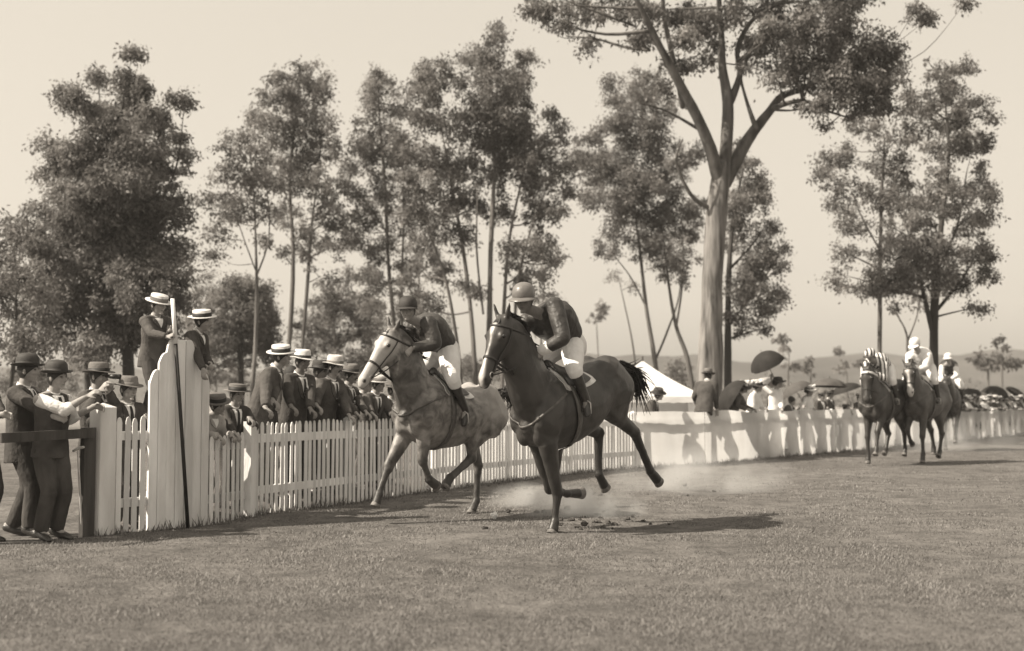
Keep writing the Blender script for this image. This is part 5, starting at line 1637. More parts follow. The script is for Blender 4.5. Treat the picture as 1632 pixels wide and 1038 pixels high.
# leading dark horse
P0 = on_ground(882, 850)
Fd = nrm(V(-.62, -.785, 0)); Ld = V(-Fd[1], Fd[0], 0)
D = Frame(P0 - Fd * .16 - Ld * .12, Fd, dz=.05, pitch=R(-11))
q = lambda x, y, l: P3(D, x, y, l)
dark_info = horse('leading dark bay race horse with white blaze, one foreleg planted, galloping ahead of the grey', D,
    q(802, 512, 0.0), q(767, 611, -.03),
    [dict(l=.13, elbow=q(872, 705, .13), knee=q(888, 785, .13), fetlock=q(884, 832, .13), hoof=q(880, 851, .13)),
     dict(l=-.13, elbow=q(858, 705, -.13), knee=q(876, 778, -.13), fetlock=q(904, 787, -.13), hoof=q(928, 786, -.13))],
    [dict(l=.15, stifle=q(958, 640, .17), hock=q(1012, 690, .15), fetlock=q(1036, 750, .15), hoof=q(1051, 770, .15)),
     dict(l=-.15, stifle=q(912, 668, -.15), hock=q(954, 690, -.15), fetlock=q(954, 756, -.15), hoof=q(966, 780, -.15))],
    'coat_dark', 'mane_dark', blaze=.22, tail=[q(1004, 590, -.02), q(1014, 604, 0), q(1019, 634, .02)])
# grey horse
G = Frame(V((687 - 816) / 2000 * 14.2, 14.2, 0), V(-.585, -.81, 0), dz=.05, pitch=R(4.5), sc=.97)
q = lambda x, y, l: P3(G, x, y, l)
def grey_paint(fr, co, loc, white, dark, pale, onhead, tt, ss, ff):
    f = loc @ fr.F; z = loc[:, 2]
    pale[:] = np.maximum(pale, np.clip((-f - .45) / .35, 0, 1) * np.clip((z - .95) / .25, 0, 1) * .8)
    pale[:] = np.maximum(pale, np.clip((.75 - np.abs(f - .15)) / .5, 0, 1) * np.clip((1.15 - z) / .2, 0, 1) * np.clip((z - .75) / .2, 0, 1) * .3)
    dark[:] = np.maximum(dark, np.clip((f - .22) / .2, 0, 1) * np.clip((z - 1.1) / .2, 0, 1) * (~onhead) * .55)
    dark[:] = np.maximum(dark, np.clip((.86 - z) / .2, 0, 1) * .55)
grey_info = horse('dappled grey race horse with pale face, second behind the dark leader beside the pickets', G,
    q(626, 530, -.05), q(574, 612, -.18),
    [dict(l=-.13, elbow=q(648, 688, -.13), knee=q(618, 746, -.13), fetlock=q(604, 788, -.13), hoof=q(598, 808, -.13)),
     dict(l=.13, elbow=q(676, 684, .13), knee=q(674, 734, .13), fetlock=q(684, 764, .13), hoof=q(697, 776, .13))],
    [dict(l=.15, stifle=q(752, 676, .16), hock=q(752, 730, .15), fetlock=q(717, 762, .15), hoof=q(709, 778, .15)),
     dict(l=-.15, stifle=q(744, 676, -.16), hock=q(762, 742, -.15), fetlock=q(759, 798, -.15), hoof=q(750, 820, -.15))],
    'coat_grey', 'mane_grey', blaze=0, paint=grey_paint, face_white=True, tail=[q(806, 625, -.02), q(818, 634, 0), q(826, 660, .02)])
def blen(tag_, fr, d):
    pass

# three horses coming up behind
Ff = nrm(V(-.35, -.94, 0))
def gallop(fr, v=0):
    w = fr.w
    sets = [
        ([dict(l=.13, elbow=(.18, .13, .95), knee=(.36, .12, .66), fetlock=(.44, .12, .34), hoof=(.50, .12, .22)), dict(l=-.13, elbow=(.18, -.13, .95), knee=(.26, -.12, .56), fetlock=(.24, -.12, .20), hoof=(.27, -.12, .04))],
         [dict(l=.15, stifle=(-.70, .16, .98), hock=(-1.06, .14, .66), fetlock=(-1.12, .13, .28), hoof=(-1.06, .13, .16)), dict(l=-.15, stifle=(-.66, -.16, .96), hock=(-.92, -.14, .60), fetlock=(-.74, -.13, .28), hoof=(-.64, -.13, .20))]),
        ([dict(l=.13, elbow=(.18, .13, .95), knee=(.20, .12, .55), fetlock=(.20, .12, .20), hoof=(.24, .12, .03)), dict(l=-.13, elbow=(.18, -.13, .95), knee=(.38, -.12, .68), fetlock=(.20, -.12, .44), hoof=(.10, -.12, .38))],
         [dict(l=.15, stifle=(-.66, .16, .96), hock=(-.90, .14, .58), fetlock=(-.78, .13, .22), hoof=(-.68, .13, .12)), dict(l=-.15, stifle=(-.70, -.16, .98), hock=(-1.08, -.14, .64), fetlock=(-1.20, -.13, .28), hoof=(-1.18, -.13, .14))])]
    f, h = sets[v]
    cv = lambda lst: [{k: (val if k == 'l' else w(*val)) for k, val in J.items()} for J in lst]
    return cv(f), cv(h)
far = []
for i, (px, Y, sc, lab, pl, ns, coat, bl, v) in enumerate([
    (1398, 26.3, 1.06, 'dark race horse with pale browband under the striped jockey, trailing pair', (.60, .02, 1.86), (.74, .06, 1.25), 'coat_dark', 0, 0),
    (1464, 27.0, 1.08, 'bay race horse with white blaze and white hoof under the jockey in white', (.62, .02, 1.92), (.80, .10, 1.36), 'coat_bay', .4, 1),
    (1512, 34.0, 1.06, 'dark race horse half hidden behind the bay, rider in dark waistcoat', (.62, -.05, 1.80), (.86, -.12, 1.35), 'coat_dark', 0, 0)]):
    fr = Frame(V((px - 816) / FPX * Y, Y, 0), Ff if i == 2 else V(-.60, -.80, 0), dz=.05, pitch=R(-3 if v == 0 else 2), sc=sc)
    fo, hi = gallop(fr, v)
    info = horse(lab, fr, fr.w(*pl), fr.w(*ns), fo, hi, coat, 'mane_dark', voxel=.022, blaze=bl)
    far.append((fr, info))
# pale browband on the first trailing horse
fr, info = far[0]
bb = MB(); c = info['poll'] + info['hd'] * .07 - info['fro'] * .02
strap(bb, surf_ring(info['bvh'], c, info['side'], info['fro'], .010, 24, .4), .04, .008, c); bb.build('browband', M['white_cloth'], info['root'])

# ------------------------------------------------------------------ jockeys
def stripe_mat():
    m = bpy.data.materials.new('striped_silk'); m.use_nodes = True
    nt = m.node_tree; nd = nt.nodes; lk = nt.links; b = nd['Principled BSDF']; b.inputs['Roughness'].default_value = .6
    tc = nd.new('ShaderNodeTexCoord'); wv = nd.new('ShaderNodeTexWave'); wv.bands_direction = 'X'; wv.inputs['Scale'].default_value = 4.2; wv.inputs['Distortion'].default_value = .6
    lk.new(tc.outputs['Object'], wv.inputs[0])
    rp = nd.new('ShaderNodeValToRGB'); rp.color_ramp.interpolation = 'CONSTANT'
    rp.color_ramp.elements[0].color = grey(.03); rp.color_ramp.elements[1].position = .5; rp.color_ramp.elements[1].color = grey(.72)
    lk.new(wv.outputs['Fac'], rp.inputs[0]); lk.new(rp.outputs[0], b.inputs['Base Color'])
    return m
M['stripes'] = stripe_mat()
def jockey(label, fr, info, fit, over=None, look=(.9, -.25, -.1), sc=1.0, reach=.32, low=0.0, **kw):
    t = fr.t
    J = dict(pelvis=t(-.40, 0, 1.88), neck=t(.06 + low * .5, 0, 2.17 - low), head=t(.20 + low * .6, 0, 2.30 - low * 1.1))
    for sd in (1, -1):
        J['sh', sd] = t(.01 + low * .5, .18 * sd, 2.10 - low); J['wr', sd] = t(reach, .06 * sd, 1.79); J['hip', sd] = t(-.38, .10 * sd, 1.86)
        J['kn', sd] = t(-.05, .29 * sd, 1.62); J['an', sd] = t(-.24, .31 * sd, 1.22); J['toe', sd] = t(-.10, .34 * sd, 1.17)
        J['el', sd] = None
    for k_, p in (over or {}).items(): J[k_] = np.asarray(p, float)
    J['waist'] = lerp(J['pelvis'], J['neck'], .36) + V(0, 0, .05); J['chest'] = lerp(J['pelvis'], J['neck'], .70) + V(0, 0, .05)
    for sd in (1, -1):
        if J['el', sd] is None:
            J['el', sd], _ = ik(J['sh', sd], J['wr', sd], .29, .26, V(0, 0, -1) + fr.L * sd * .5 - fr.F * .4)
        J['hd', sd] = nrm(fr.F * .7 - V(0, 0, .5)); J['pn', sd] = nrm(-fr.L * sd * .7 - V(0, 0, .5) - fr.F * .3)
        if ('hd', sd) in (over or {}): J['hd', sd] = nrm(over['hd', sd])
    up = nrm(J['neck'] - J['pelvis']); J['up'] = up
    S = nrm(J['sh', 1] - J['sh', -1]); J['L2'] = S
    J['fw'] = nrm(np.cross(S, up)); J['F'], J['L'] = fr.F, fr.L
    lk = nrm(fr.F * look[0] + fr.L * look[1] + V(0, 0, 1) * look[2]); J['hf'] = lk
    hu = V(0, 0, 1) + lk * .1; J['hu'] = nrm(hu - lk * (hu @ lk))
    J['k'] = sc
    base = info['base'] * V(1, 1, 0)
    r = person(label, J, fit, base=fr.t(-.35, 0, 1.55), curl=(1.1, 1.1), cat='jockey', name='jockey', **kw)
    reins(info, {sd: J['wr', sd] + J['hd', sd] * .07 for sd in (1, -1)})
    for sd in (1, -1):
        stirrup(info, fr, sd, lerp(J['an', sd], J['toe', sd], .7) - V(0, 0, .02), fr.t(-.2, .22 * sd, 1.42))
    return J
q = lambda x, y, l: P3(D, x, y, l)
silk = dict(bag=1.16, top='silk_dark', legs='breeches', legs_name='breeches', top_name='silk_blouse', loose=1.2, hem=-.05, leg_end=.22, boot_top=.86, shirtfront=False, collar=False, hat=('cap', 'cap_grey', 'cap_grey'), head=1.06)
JD = jockey('jockey in dark silks and pale grey skullcap crouched on the leading dark horse', D, dark_info, dict(silk, skin='skin_tan', head=1.16, loose=1.32),
    {'head': q(835, 477, -.06), 'neck': q(862, 500, 0), 'pelvis': q(908, 546, 0), ('sh', 1): q(883, 486, .19), ('el', 1): q(898, 540, .36), ('wr', 1): q(862, 560, .12),
     ('sh', -1): q(842, 510, -.17), ('el', -1): q(822, 542, -.26), ('wr', -1): q(842, 560, -.02), ('hip', 1): q(912, 552, .11), ('hip', -1): q(892, 552, -.11),
     ('kn', 1): q(915, 588, .31), ('an', 1): q(934, 638, .32), ('toe', 1): q(936, 656, .36)}, look=(.92, .38, -.25))
cm = MB(); a = lerp(JD['el', 1], JD['wr', 1], .66); b = lerp(JD['el', 1], JD['wr', 1], 1.0)
tube(cm, [a, b], [.068, .056], n=14); cm.build('cuff', M['white_cloth'], [o for o in col.objects if o.name == 'jockey'][0])
q = lambda x, y, l: P3(G, x, y, l)
JG = jockey('jockey in dark silks and peaked dark cap crouched on the grey horse', G, grey_info, dict(silk, top='silk_grey', hat=('cap', 'felt_dark', 'felt_dark'), head=1.05),
    {'head': q(650, 494, -.02), 'neck': q(670, 516, 0), 'pelvis': q(709, 556, 0), ('sh', 1): q(683, 514, .18), ('el', 1): q(694, 549, .27), ('wr', 1): q(655, 556, .10),
     ('sh', -1): q(656, 522, -.17), ('el', -1): q(640, 548, -.25), ('wr', -1): q(640, 556, -.04), ('hip', 1): q(714, 562, .11), ('hip', -1): q(698, 562, -.11),
     ('kn', 1): q(722, 606, .31), ('an', 1): q(742, 655, .31), ('toe', 1): q(740, 672, .34)}, look=(.82, .50, -.06))
jockey('jockey in black and white striped silks on the first trailing dark horse', far[0][0], far[0][1], dict(silk, top='stripes', hat=('cap', 'stripes', 'felt_dark')), voxel=.016, look=(1, 0, -.3), low=.17)
jockey('jockey in all white silks and white cap on the bay with a blaze', far[1][0], far[1][1], dict(silk, top='silk_pale', hat=('cap', 'silk_pale', 'silk_pale')), voxel=.016, look=(.9, -.2, -.5))
jockey('jockey in dark waistcoat with white sleeves riding behind the bay', far[2][0], far[2][1], dict(silk, top='silk_dark', vest=True, hat=('cap', 'silk_pale', 'silk_pale')), voxel=.018)

# ------------------------------------------------------------------ people by the gate and along the pickets
def proj(p):
    q_ = np.asarray(p) - V(0, 0, EYE); d = q_[1] * _cp + q_[2] * _sp
    return 816 + FPX * q_[0] / d, 519 - FPX * (q_[2] * _cp - q_[1] * _sp) / d
CREST = {'bowler': .185, 'boater': .135, 'fedora': .16, 'cap': .15, 'ladies': .155, None: .12}
def place(label, px, top, Y, fit, F, hmax=1.84, hmin=1.2, z0=None, group=None, voxel=.010, name='person', kind='man', curl=(.6, .6), h=None, **jk):
    """a figure whose hat top shows at (px, top) at depth Y"""
    target = at(px, top, Y)
    z0 = float(gz(target[0], Y)) if z0 is None else z0
    hgt = h or 1.72
    base = V(target[0], Y, z0)
    crest = CREST[fit['hat'][0] if fit.get('hat') else None]
    for _ in range(6):
        J = stand_joints(base, F, hgt, **jk)
        tip = J['head'] + J['hu'] * crest * (J['k'] ** .4)
        d = target - tip
        base = base + V(d[0], d[1] * 0.6, 0)
        if h is None: hgt = min(max(hgt + d[2] * .95, hmin), hmax)
    J = stand_joints(base, F, hgt, **jk)
    tip = J['head'] + J['hu'] * crest * (J['k'] ** .4)
    dz = target[2] - tip[2]
    if abs(dz) > .01:
        base = base + V(0, 0, dz); J = stand_joints(base, F, hgt, **jk)
    r = person(label, J, fit, base=base, group=group, voxel=voxel, name=name, kind=kind, curl=curl)
    print('PERSON %-60s h=%.2f z=%.2f' % (label[:60], hgt, base[2]))
    return r, J
def dirv(deg):      # 0 = to the picture's right, 90 = away, -90 = to the camera
    return V(math.cos(R(deg)), math.sin(R(deg)), 0)
def on_rail(px, dz=.05, over=.05, h=1.09):
    p, t, o = fence(s_at(px)); return p + o * over + V(0, 0, h + dz)
DN = V(0, 0, -1)
man = dict(top='suit_dark', legs='trousers', hat=('fedora', 'felt_mid', 'band'))
def man_(**k): return dict(man, **k)

# by the gate
p1, J1 = place('man in black bowler hat and long dark suit standing side on behind the gate bar', 45, 562, 12.4, man_(hat=('bowler', 'felt_dark', 'band'), hem=.20), dirv(-8), look=nrm(V(1, .05, -.02)), voxel=.009,
    arms={-1: at(92, 668, 12.0), 1: at(104, 664, 12.3), ('dir', -1): V(1, 0, -.2)}, stance=.07, step=-.13, lean=.0)
p2, J2 = place('man in bowler hat and shirtsleeves with dark waistcoat, arms stretched towards the track', 91, 573, 12.12, man_(top='suit_dark', top_name='waistcoat', vest=True, sleeves='rolled', hat=('bowler', 'felt_dark', 'band'), hem=.10), dirv(-35), look=nrm(V(.95, -.35, 0)), voxel=.009,
    arms={-1: at(140, 631, 12.1), ('dir', -1): V(.8, -.1, .45), ('pole', -1): V(0, -.25, -1), 1: at(150, 648, 12.5), ('dir', 1): V(.9, 0, -.1)}, lean=.06, stance=.09)
p3, J3 = place('man in grey felt hat looking through field glasses above the thick end post', 158, 577, 13.25, man_(hat=('fedora', 'felt_mid', 'band')), dirv(-20), look=nrm(V(.95, -.35, -.06)), z0=None, voxel=.009, hmax=1.78,
    arms={1: at(172, 622, 13.05), -1: at(160, 622, 13.0), ('dir', 1): V(.3, -.3, .6), ('dir', -1): V(.5, -.2, .5), ('pole', 1): V(.4, .6, -1), ('pole', -1): V(-.2, -.6, -1)})
p4, J4 = place('shorter man in wide grey hat with white collar peering over the short palings', 205, 599, 13.25, man_(hat=('fedora', 'felt_mid', 'felt_mid', -.06), tie='band', vee=.5), dirv(-45), look=nrm(V(.8, -.6, 0)), voxel=.009,
    arms={1: at(232, 664, 13.2), ('dir', 1): V(.6, -.5, -.2), -1: at(182, 676, 13.2)}, hmax=1.62)
p0, J0 = place('dark suited man cut off by the left edge, one hand on the gate bar', -24, 562, 11.85, man_(hat=('bowler', 'felt_dark', 'band')), dirv(-10), voxel=.012,
    arms={1: at(12, 676, 11.42), ('dir', 1): V(1, -.1, -.12)})

# field glasses held by the third man
fgp = lerp(J3['wr', 1], J3['wr', -1], .5) + J3['hd', 1] * .09
eyes = J3['head'] + J3['hf'] * .10 + J3['hu'] * .015
fg = thing('field_glasses', eyes + J3['hf'] * .07, 'black field glasses held to the eyes of the man in the grey felt hat', 'binoculars')
hl3 = np.cross(J3['hu'], J3['hf'])
for sd in (1, -1):
    b = MB(); a = eyes + hl3 * sd * .032 + J3['hf'] * .015
    tube(b, [a, a + J3['hf'] * .05, a + J3['hf'] * .055, a + J3['hf'] * .13], [.016, .018, .024, .027], n=12, round_ends=False); b.build('barrel', M['leather'], fg)
b = MB(); tube(b, [eyes + hl3 * .03 + J3['hf'] * .07, eyes - hl3 * .03 + J3['hf'] * .07], [.008, .008], n=6); b.build('bridge', M['steel'], fg)

# walking stick against the gate post
sb, st_ = on_ground(131, 857), at(124, 716, 12.28)
wk = thing('walking_stick', sb, 'pale walking stick with short crook handle leaning against the dark gate post', 'stick')
b = MB(); tube(b, [sb, lerp(sb, st_, .5), st_], [.009, .010, .011], n=7); b.build('shaft', M['wood_pale'], wk)
b = MB(); h0 = at(133, 713, 12.25); tube(b, [at(117, 719, 12.3), st_ + V(0, 0, .006), h0], [.013, .014, .013], n=8, k=3); b.build('handle', M['wood_pale'], wk)
# furled pale umbrella between the two bowler hats
fu = thing('furled_umbrella', at(66, 775, 12.5), 'pale loosely furled umbrella hanging between the two men in bowler hats', 'umbrella')
b = MB(); top_, bot_ = at(60, 708, 12.5), at(68, 776, 12.5)
for i in range(7):
    o = V((i - 3) * .013, .012 * math.sin(i * 2.1), 0)
    tube(b, [top_ + o * .3, lerp(top_, bot_, .45) + o * 1.7, lerp(top_, bot_, .8) + o * 1.2, bot_ + o * .2], [.006, .017, .013, .004], n=6, k=3)
b.build('canopy', M['parasol'], fu)
b = MB(); tube(b, [top_ + V(-.01, 0, .12), top_, bot_ - V(0, 0, .06)], [.007, .007, .004], n=6); b.build('shaft', M['wood_dark'], fu)

# boys at the stepped board
yb = fence(s_at(255))[0][1]
pole_h = lerp(pbm, pt, .868)
bb1, JB1 = place('boy in white straw boater perched on the stepped board, both hands round the pole', 253, 469, yb + .33, man_(top='suit_grey', hat=('boater', 'straw', 'felt_mid', -.25), shirt='white_cloth', tie=None, vee=.25), dirv(-30), h=1.36, look=nrm(V(.75, -.6, -.02)), voxel=.009,
    arms={1: pole_h + V(-.06, .05, -.02), -1: pole_h + V(-.07, -.02, -.09), ('dir', 1): V(.8, -.2, .35), ('dir', -1): V(.8, -.1, .3)}, curl=(1.2, 1.2), lean=.12, twist=-8)
bb2, JB2 = place('boy in flat straw boater with black band hanging over the right shoulder of the board', 322, 494, fence(s_at(318))[0][1] + .16, man_(top='suit_dark', hat=('boater', 'straw', 'band'), tie=None, vee=.25), dirv(-12), h=1.45, look=nrm(V(.96, -.2, -.16)), voxel=.009,
    arms={-1: at(325, 592, fence(s_at(322))[0][1] - .16), ('dir', -1): V(.1, -.2, -1), ('pole', -1): V(-.3, -.6, -.2), 1: at(336, 580, fence(s_at(322))[0][1] + .1)}, lean=.28)
for lab, px, z, dy in (('plank shelf behind the stepped board carrying the boy at the pole', 249, None, JB1), ('plank shelf behind the stepped board carrying the boy with the black hat band', 322, None, JB2)):
    f = lerp(dy['an', 1], dy['an', -1], .5); zz = min(dy['toe', 1][2], dy['an', 1][2] - .085) - .045
    sh = thing('trestle_stand', V(f[0], f[1] + .05, 0), lab.replace('plank shelf', 'rough timber stand'), 'stand')
    b = MB(); box(b, V(f[0], f[1] + .05, zz), .42, .36, .035); b.build('shelf', M['wood_dark'], sh, smooth=False)
    for sx in (-.17, .17):
        b = MB(); box(b, V(f[0] + sx, f[1] + .08, (zz - .02) / 2), .06, .06, zz - .04); b.build('leg', M['wood_dark'], sh, smooth=False)

GR = 'spectators leaning over the picket fence'
def leaner(label, px, top, back, fit, deg, lean=.25, lp=None, rp=None, look=None, **kw):
    Y = fence(s_at(px))[0][1] + back
    arms = {}
    for sd, a in ((1, lp), (-1, rp)):
        if a is None: continue
        arms[sd] = a if not np.isscalar(a) else on_rail(a)
        arms['dir', sd] = V(.75, -.35, -.55); arms['pn', sd] = V(-.5, .1, -.8)
    return place(label, px, top, Y, fit, dirv(deg), group=GR, lean=lean, arms=arms, look=nrm(V(*look)) if look is not None else None, **kw)
leaner('boy in pale jacket and dark banded boater draped over the first low pickets', 346, 629, .22, man_(top='coat_pale', hat=('boater', 'felt_mid', 'band'), tie=None, vee=.2, collar=False), -25, .45, lp=on_rail(366, .02, .02, .95), rp=on_rail(344, .0, .06, .95), look=(.85, -.4, -.2), h=1.45, voxel=.009)
leaner('boy in open collar and dark tie wearing a dark boater, second at the low pickets', 379, 612, .32, man_(top='suit_dark', hat=('boater', 'felt_mid', 'band'), tie='band', vee=.6), -45, .2, lp=392, rp=on_rail(372, .02, .03, .95), look=(.7, -.65, .05), h=1.55, voxel=.009)
leaner('big man in white boater seen side on, bending over the fence', 448, 550, .30, man_(top='suit_grey', hat=('boater', 'straw', 'band'), vee=.35, hem=.2), -5, .36, lp=on_rail(424), rp=on_rail(414, .02, .07), look=(.97, -.15, -.1), hmin=1.6, hmax=1.92, voxel=.009)
leaner('man in wide white hat with shadowed face and white shirt front', 483, 557, .42, man_(top='suit_dark', hat=('fedora', 'straw', 'band'), vee=.5, skin='skin_tan'), -40, .2, lp=490, rp=462, look=(.75, -.6, -.05), hmin=1.6, voxel=.009)
leaner('moustached man in light felt hat leaning on his folded forearm', 535, 566, .35, man_(top='suit_grey', hat=('fedora', 'felt_pale', 'felt_mid'), moustache=True, vee=.4), -30, .25, lp=on_rail(552), rp=on_rail(508, .14, -.05), look=(.8, -.55, -.02), hmin=1.6, voxel=.009)
leaner('man in darker grey hat just behind the moustached man', 560, 580, .55, man_(top='suit_grey', hat=('fedora', 'felt_mid', 'band'), moustache=True), -25, .2, lp=582, rp=566, look=(.85, -.45, 0), hmin=1.6)
leaner('man in pale flat brimmed hat and dark tie below the grey horse muzzle', 604, 598, .32, man_(top='suit_mid', hat=('boater', 'felt_pale', 'felt_mid'), vee=.5), -40, .3, lp=622, rp=590, look=(.8, -.5, 0), hmin=1.5)
leaner('dark man in a black hat showing between the white hat and the moustached man', 511, 574, .75, man_(hat=('fedora', 'felt_dark', 'band'), skin='skin_tan'), -20, .1, look=(.9, -.4, 0), hmin=1.6)
leaner('man in cap peering out beside the breast of the grey horse', 628, 606, .5, man_(top='suit_mid', hat=('fedora', 'felt_mid', 'band')), -30, .2, lp=640, look=(.9, -.4, 0), hmin=1.5)

leaner('bareheaded youth showing over the shoulder of the white hatted man', 464, 583, .95, man_(hat=None), -20, .05, look=(.9, -.4, 0), hmax=1.75)  # this second row is added to shade the pickets and darken their gaps
leaner('dark figure with soft cap low between the white hat and the moustached man', 519, 590, 1.0, man_(top='suit_grey', hat=('fedora', 'felt_dark', 'band')), -25, .05, look=(.9, -.4, 0), hmax=1.75)
leaner('man in dark hat behind the shoulder of the second grey hatted man', 583, 596, .85, man_(hat=('fedora', 'felt_dark', 'band')), -25, .1, look=(.9, -.3, 0), hmax=1.75)
leaner('boy mostly hidden behind the broad back of the big man', 428, 596, .75, man_(hat=('boater', 'felt_mid', 'band')), -15, .05, look=(.9, -.3, 0), hmax=1.75)

# ------------------------------------------------------------------ people along the calico
GF = 'crowd along the calico fence'
def fy(px, b): return fence(s_at(px))[0][1] + b
place('stooping dark figure in a cap between the tail of the dark horse and the tent', 1050, 619, fy(1050, .45), man_(hat=('fedora', 'felt_dark', 'band')), dirv(-20), group=GF, voxel=.015, lean=.5, look=nrm(V(.9, -.2, -.1)), hmax=1.7)
# man sitting on the fence
pf_, tf_, of_ = fence(s_at(1130))
seat = pf_ + V(0, 0, 1.16)
def sitting():
    k = 1.0; F = nrm(of_ * .25 + tf_ * .97)
    F = nrm(tf_ * .95 - of_ * .25)
    L = V(-F[1], F[0], 0); U = V(0, 0, 1)
    J = dict(pelvis=seat + V(-.10, .06, .10), F=F, L=L, k=k)
    up = nrm(U + F * .42); J['up'] = up; J['fw'] = nrm(F - up * (F @ up)); J['L2'] = L
    J['waist'] = J['pelvis'] + up * .17; J['chest'] = J['pelvis'] + up * .36; J['neck'] = J['pelvis'] + up * .53
    for sd in (1, -1):
        J['sh', sd] = J['pelvis'] + up * .475 + L * sd * .175; J['hip', sd] = J['pelvis'] + L * sd * .09 - U * .02
        J['kn', sd] = J['hip', sd] + F * .34 - U * .10 - of_ * .16; J['an', sd] = J['kn', sd] - U * .40 - F * .10; J['toe', sd] = J['an', sd] + F * .14 - U * .07
        J['el', sd], J['wr', sd] = ik(J['sh', sd], J['kn', sd] + U * .10 - F * .06, .285, .265, -U - F * .3 + L * sd * .4)
        J['hd', sd] = nrm(F - U * .4); J['pn', sd] = -U
    J['el', -1], J['wr', -1] = ik(J['sh', -1], seat + of_ * .12 + F * .22 - U * .08, .285, .265, -F + of_ * .4)
    J['hd', -1] = nrm(-U + F * .2); J['pn', -1] = -F
    J['hf'] = nrm(F - U * .12); J['hu'] = nrm(U - J['hf'] * (U @ J['hf'])); J['head'] = J['neck'] + nrm(up + F * .25) * .165
    return J
person('dark suited man in a light hat sitting up on the calico fence, hunched forward', sitting(), man_(hat=('fedora', 'felt_mid', 'band'), hem=.22), base=seat, voxel=.013, group=None)
wo = dict(top='white_cloth', top_name='blouse', skirt='white_cloth', hat=('ladies', 'felt_dark', 'band', 0, 7), shirtfront=False, hem=.03, collar=True)
def wo_(**k): return dict(wo, **k)
rl = lambda px: on_rail(px, .03, .0, 1.12)
place('woman in dark coat and dark hat with white flowers bending over the calico', 1186, 608, fy(1186, .35), wo_(top='suit_grey', top_name='coat', skirt='suit_grey', hat=('ladies', 'felt_dark', 'band', 0, 12)), dirv(-15), group=GF, voxel=.014, kind='woman', lean=.45, arms={1: rl(1200), -1: rl(1190)}, look=nrm(V(.9, -.3, -.1)), hmax=1.72)
place('woman in white with a pale flower crowned hat tucked beside the dark coat', 1208, 606, fy(1208, .4), wo_(hat=('ladies', 'felt_dark', 'band', 0, 26)), dirv(-30), group=GF, voxel=.014, kind='woman', lean=.2, arms={1: rl(1220)}, hmax=1.72)
rw, JW = place('woman in white blouse and dark hat waving one raised arm by the umbrella', 1240, 600, fy(1240, .35), wo_(hat=('ladies', 'felt_dark', 'band', 0, 0)), dirv(-40), group=GF, voxel=.014, kind='woman', lean=.1, arms={-1: at(1229, 604, fy(1240, .3)), ('dir', -1): V(0, 0, 1), ('pole', -1): V(-1, 0, -.6), 1: rl(1245)}, look=nrm(V(.85, -.5, 0)), hmax=1.78)
place('woman in white dress and very large white flowered hat', 1290, 614, fy(1290, .35), wo_(hat=('ladies', 'straw', 'band', 0, 34)), dirv(-35), group=GF, voxel=.014, kind='woman', lean=.12, arms={1: rl(1296), -1: rl(1278)}, hmax=1.64)
place('man in dark suit and white shirt standing right of the large flowered hat', 1310, 622, fy(1310, .4), man_(hat=('fedora', 'felt_mid', 'band'), vee=.55, tie=None), dirv(-50), group=GF, voxel=.014, lean=.1, arms={1: rl(1318)}, hmax=1.66)
place('dark faced man in a flat topped hat under the grey umbrella', 1323, 621, fy(1323, .6), man_(hat=('boater', 'felt_mid', 'band'), skin='skin_tan'), dirv(-40), group=GF, voxel=.014, hmax=1.70)
place('small figure in a broad low hat looking over the calico before the trailing horses', 1348, 644, fy(1348, .3), man_(top='coat_pale', hat=('boater', 'felt_mid', 'band'), tie=None), dirv(-50), group=GF, voxel=.014, hmax=1.45, hmin=1.0, arms={1: rl(1352)})
place('man in dark jacket leaning on the calico just right of the waving woman', 1262, 632, fy(1262, .35), man_(top='suit_dark', hat=None), dirv(-30), group=GF, voxel=.014, lean=.3, arms={1: rl(1272)}, hmax=1.6)
UM = 'umbrellas in the crowd'
hw_ = JW['wr', 1]
umbrella('black open umbrella tilted highest above the crowd', at(1214, 562, fy(1230, .4)), nrm(V(-.52, -.22, 1)), .43, 'umbrella', .82, dome=.5)
umbrella('black umbrella held almost on its side behind the man on the fence', at(1150, 625, fy(1165, .7)), nrm(V(-.75, .1, .45)), .50, 'umbrella', .6, dome=.4)
umbrella('pale parasol behind the waving woman', at(1226, 602, fy(1230, 1.2)), nrm(V(.1, .1, 1)), .40, 'parasol', .7)
umbrella('grey umbrella slanting left behind the large flowered hat', at(1262, 612, fy(1265, .9)), nrm(V(-.45, .1, .8)), .42, 'umbrella_grey', .6, dome=.35)
umbrella('dark umbrella with round crown above the flat topped hat', at(1322, 603, fy(1325, .8)), nrm(V(.05, .05, 1)), .46, 'umbrella_grey', .7)
umbrella('dark umbrella sloping down towards the first trailing horse', at(1345, 612, fy(1352, 1.0)), nrm(V(-.3, .0, .9)), .42, 'umbrella', .6)
umbrella('dark round umbrella beside the head of the last trailing horse', at(1543, 620, fy(1543, .9)), nrm(V(-.15, -.2, 1)), .44, 'umbrella', .6)
umbrella('darkest domed umbrella over the white dresses at the far right', at(1588, 616, fy(1588, .9)), nrm(V(.12, -.25, 1)), .50, 'umbrella', .7, dome=.4)
umbrella('slanting dark umbrella nearest the right edge', at(1624, 622, fy(1622, 1.0)), nrm(V(.6, -.1, .8)), .46, 'umbrella', .6)
umbrella('grey umbrella low between the two domed ones', at(1563, 625, fy(1563, 1.6)), nrm(V(.1, 0, 1)), .40, 'umbrella_grey', .6)

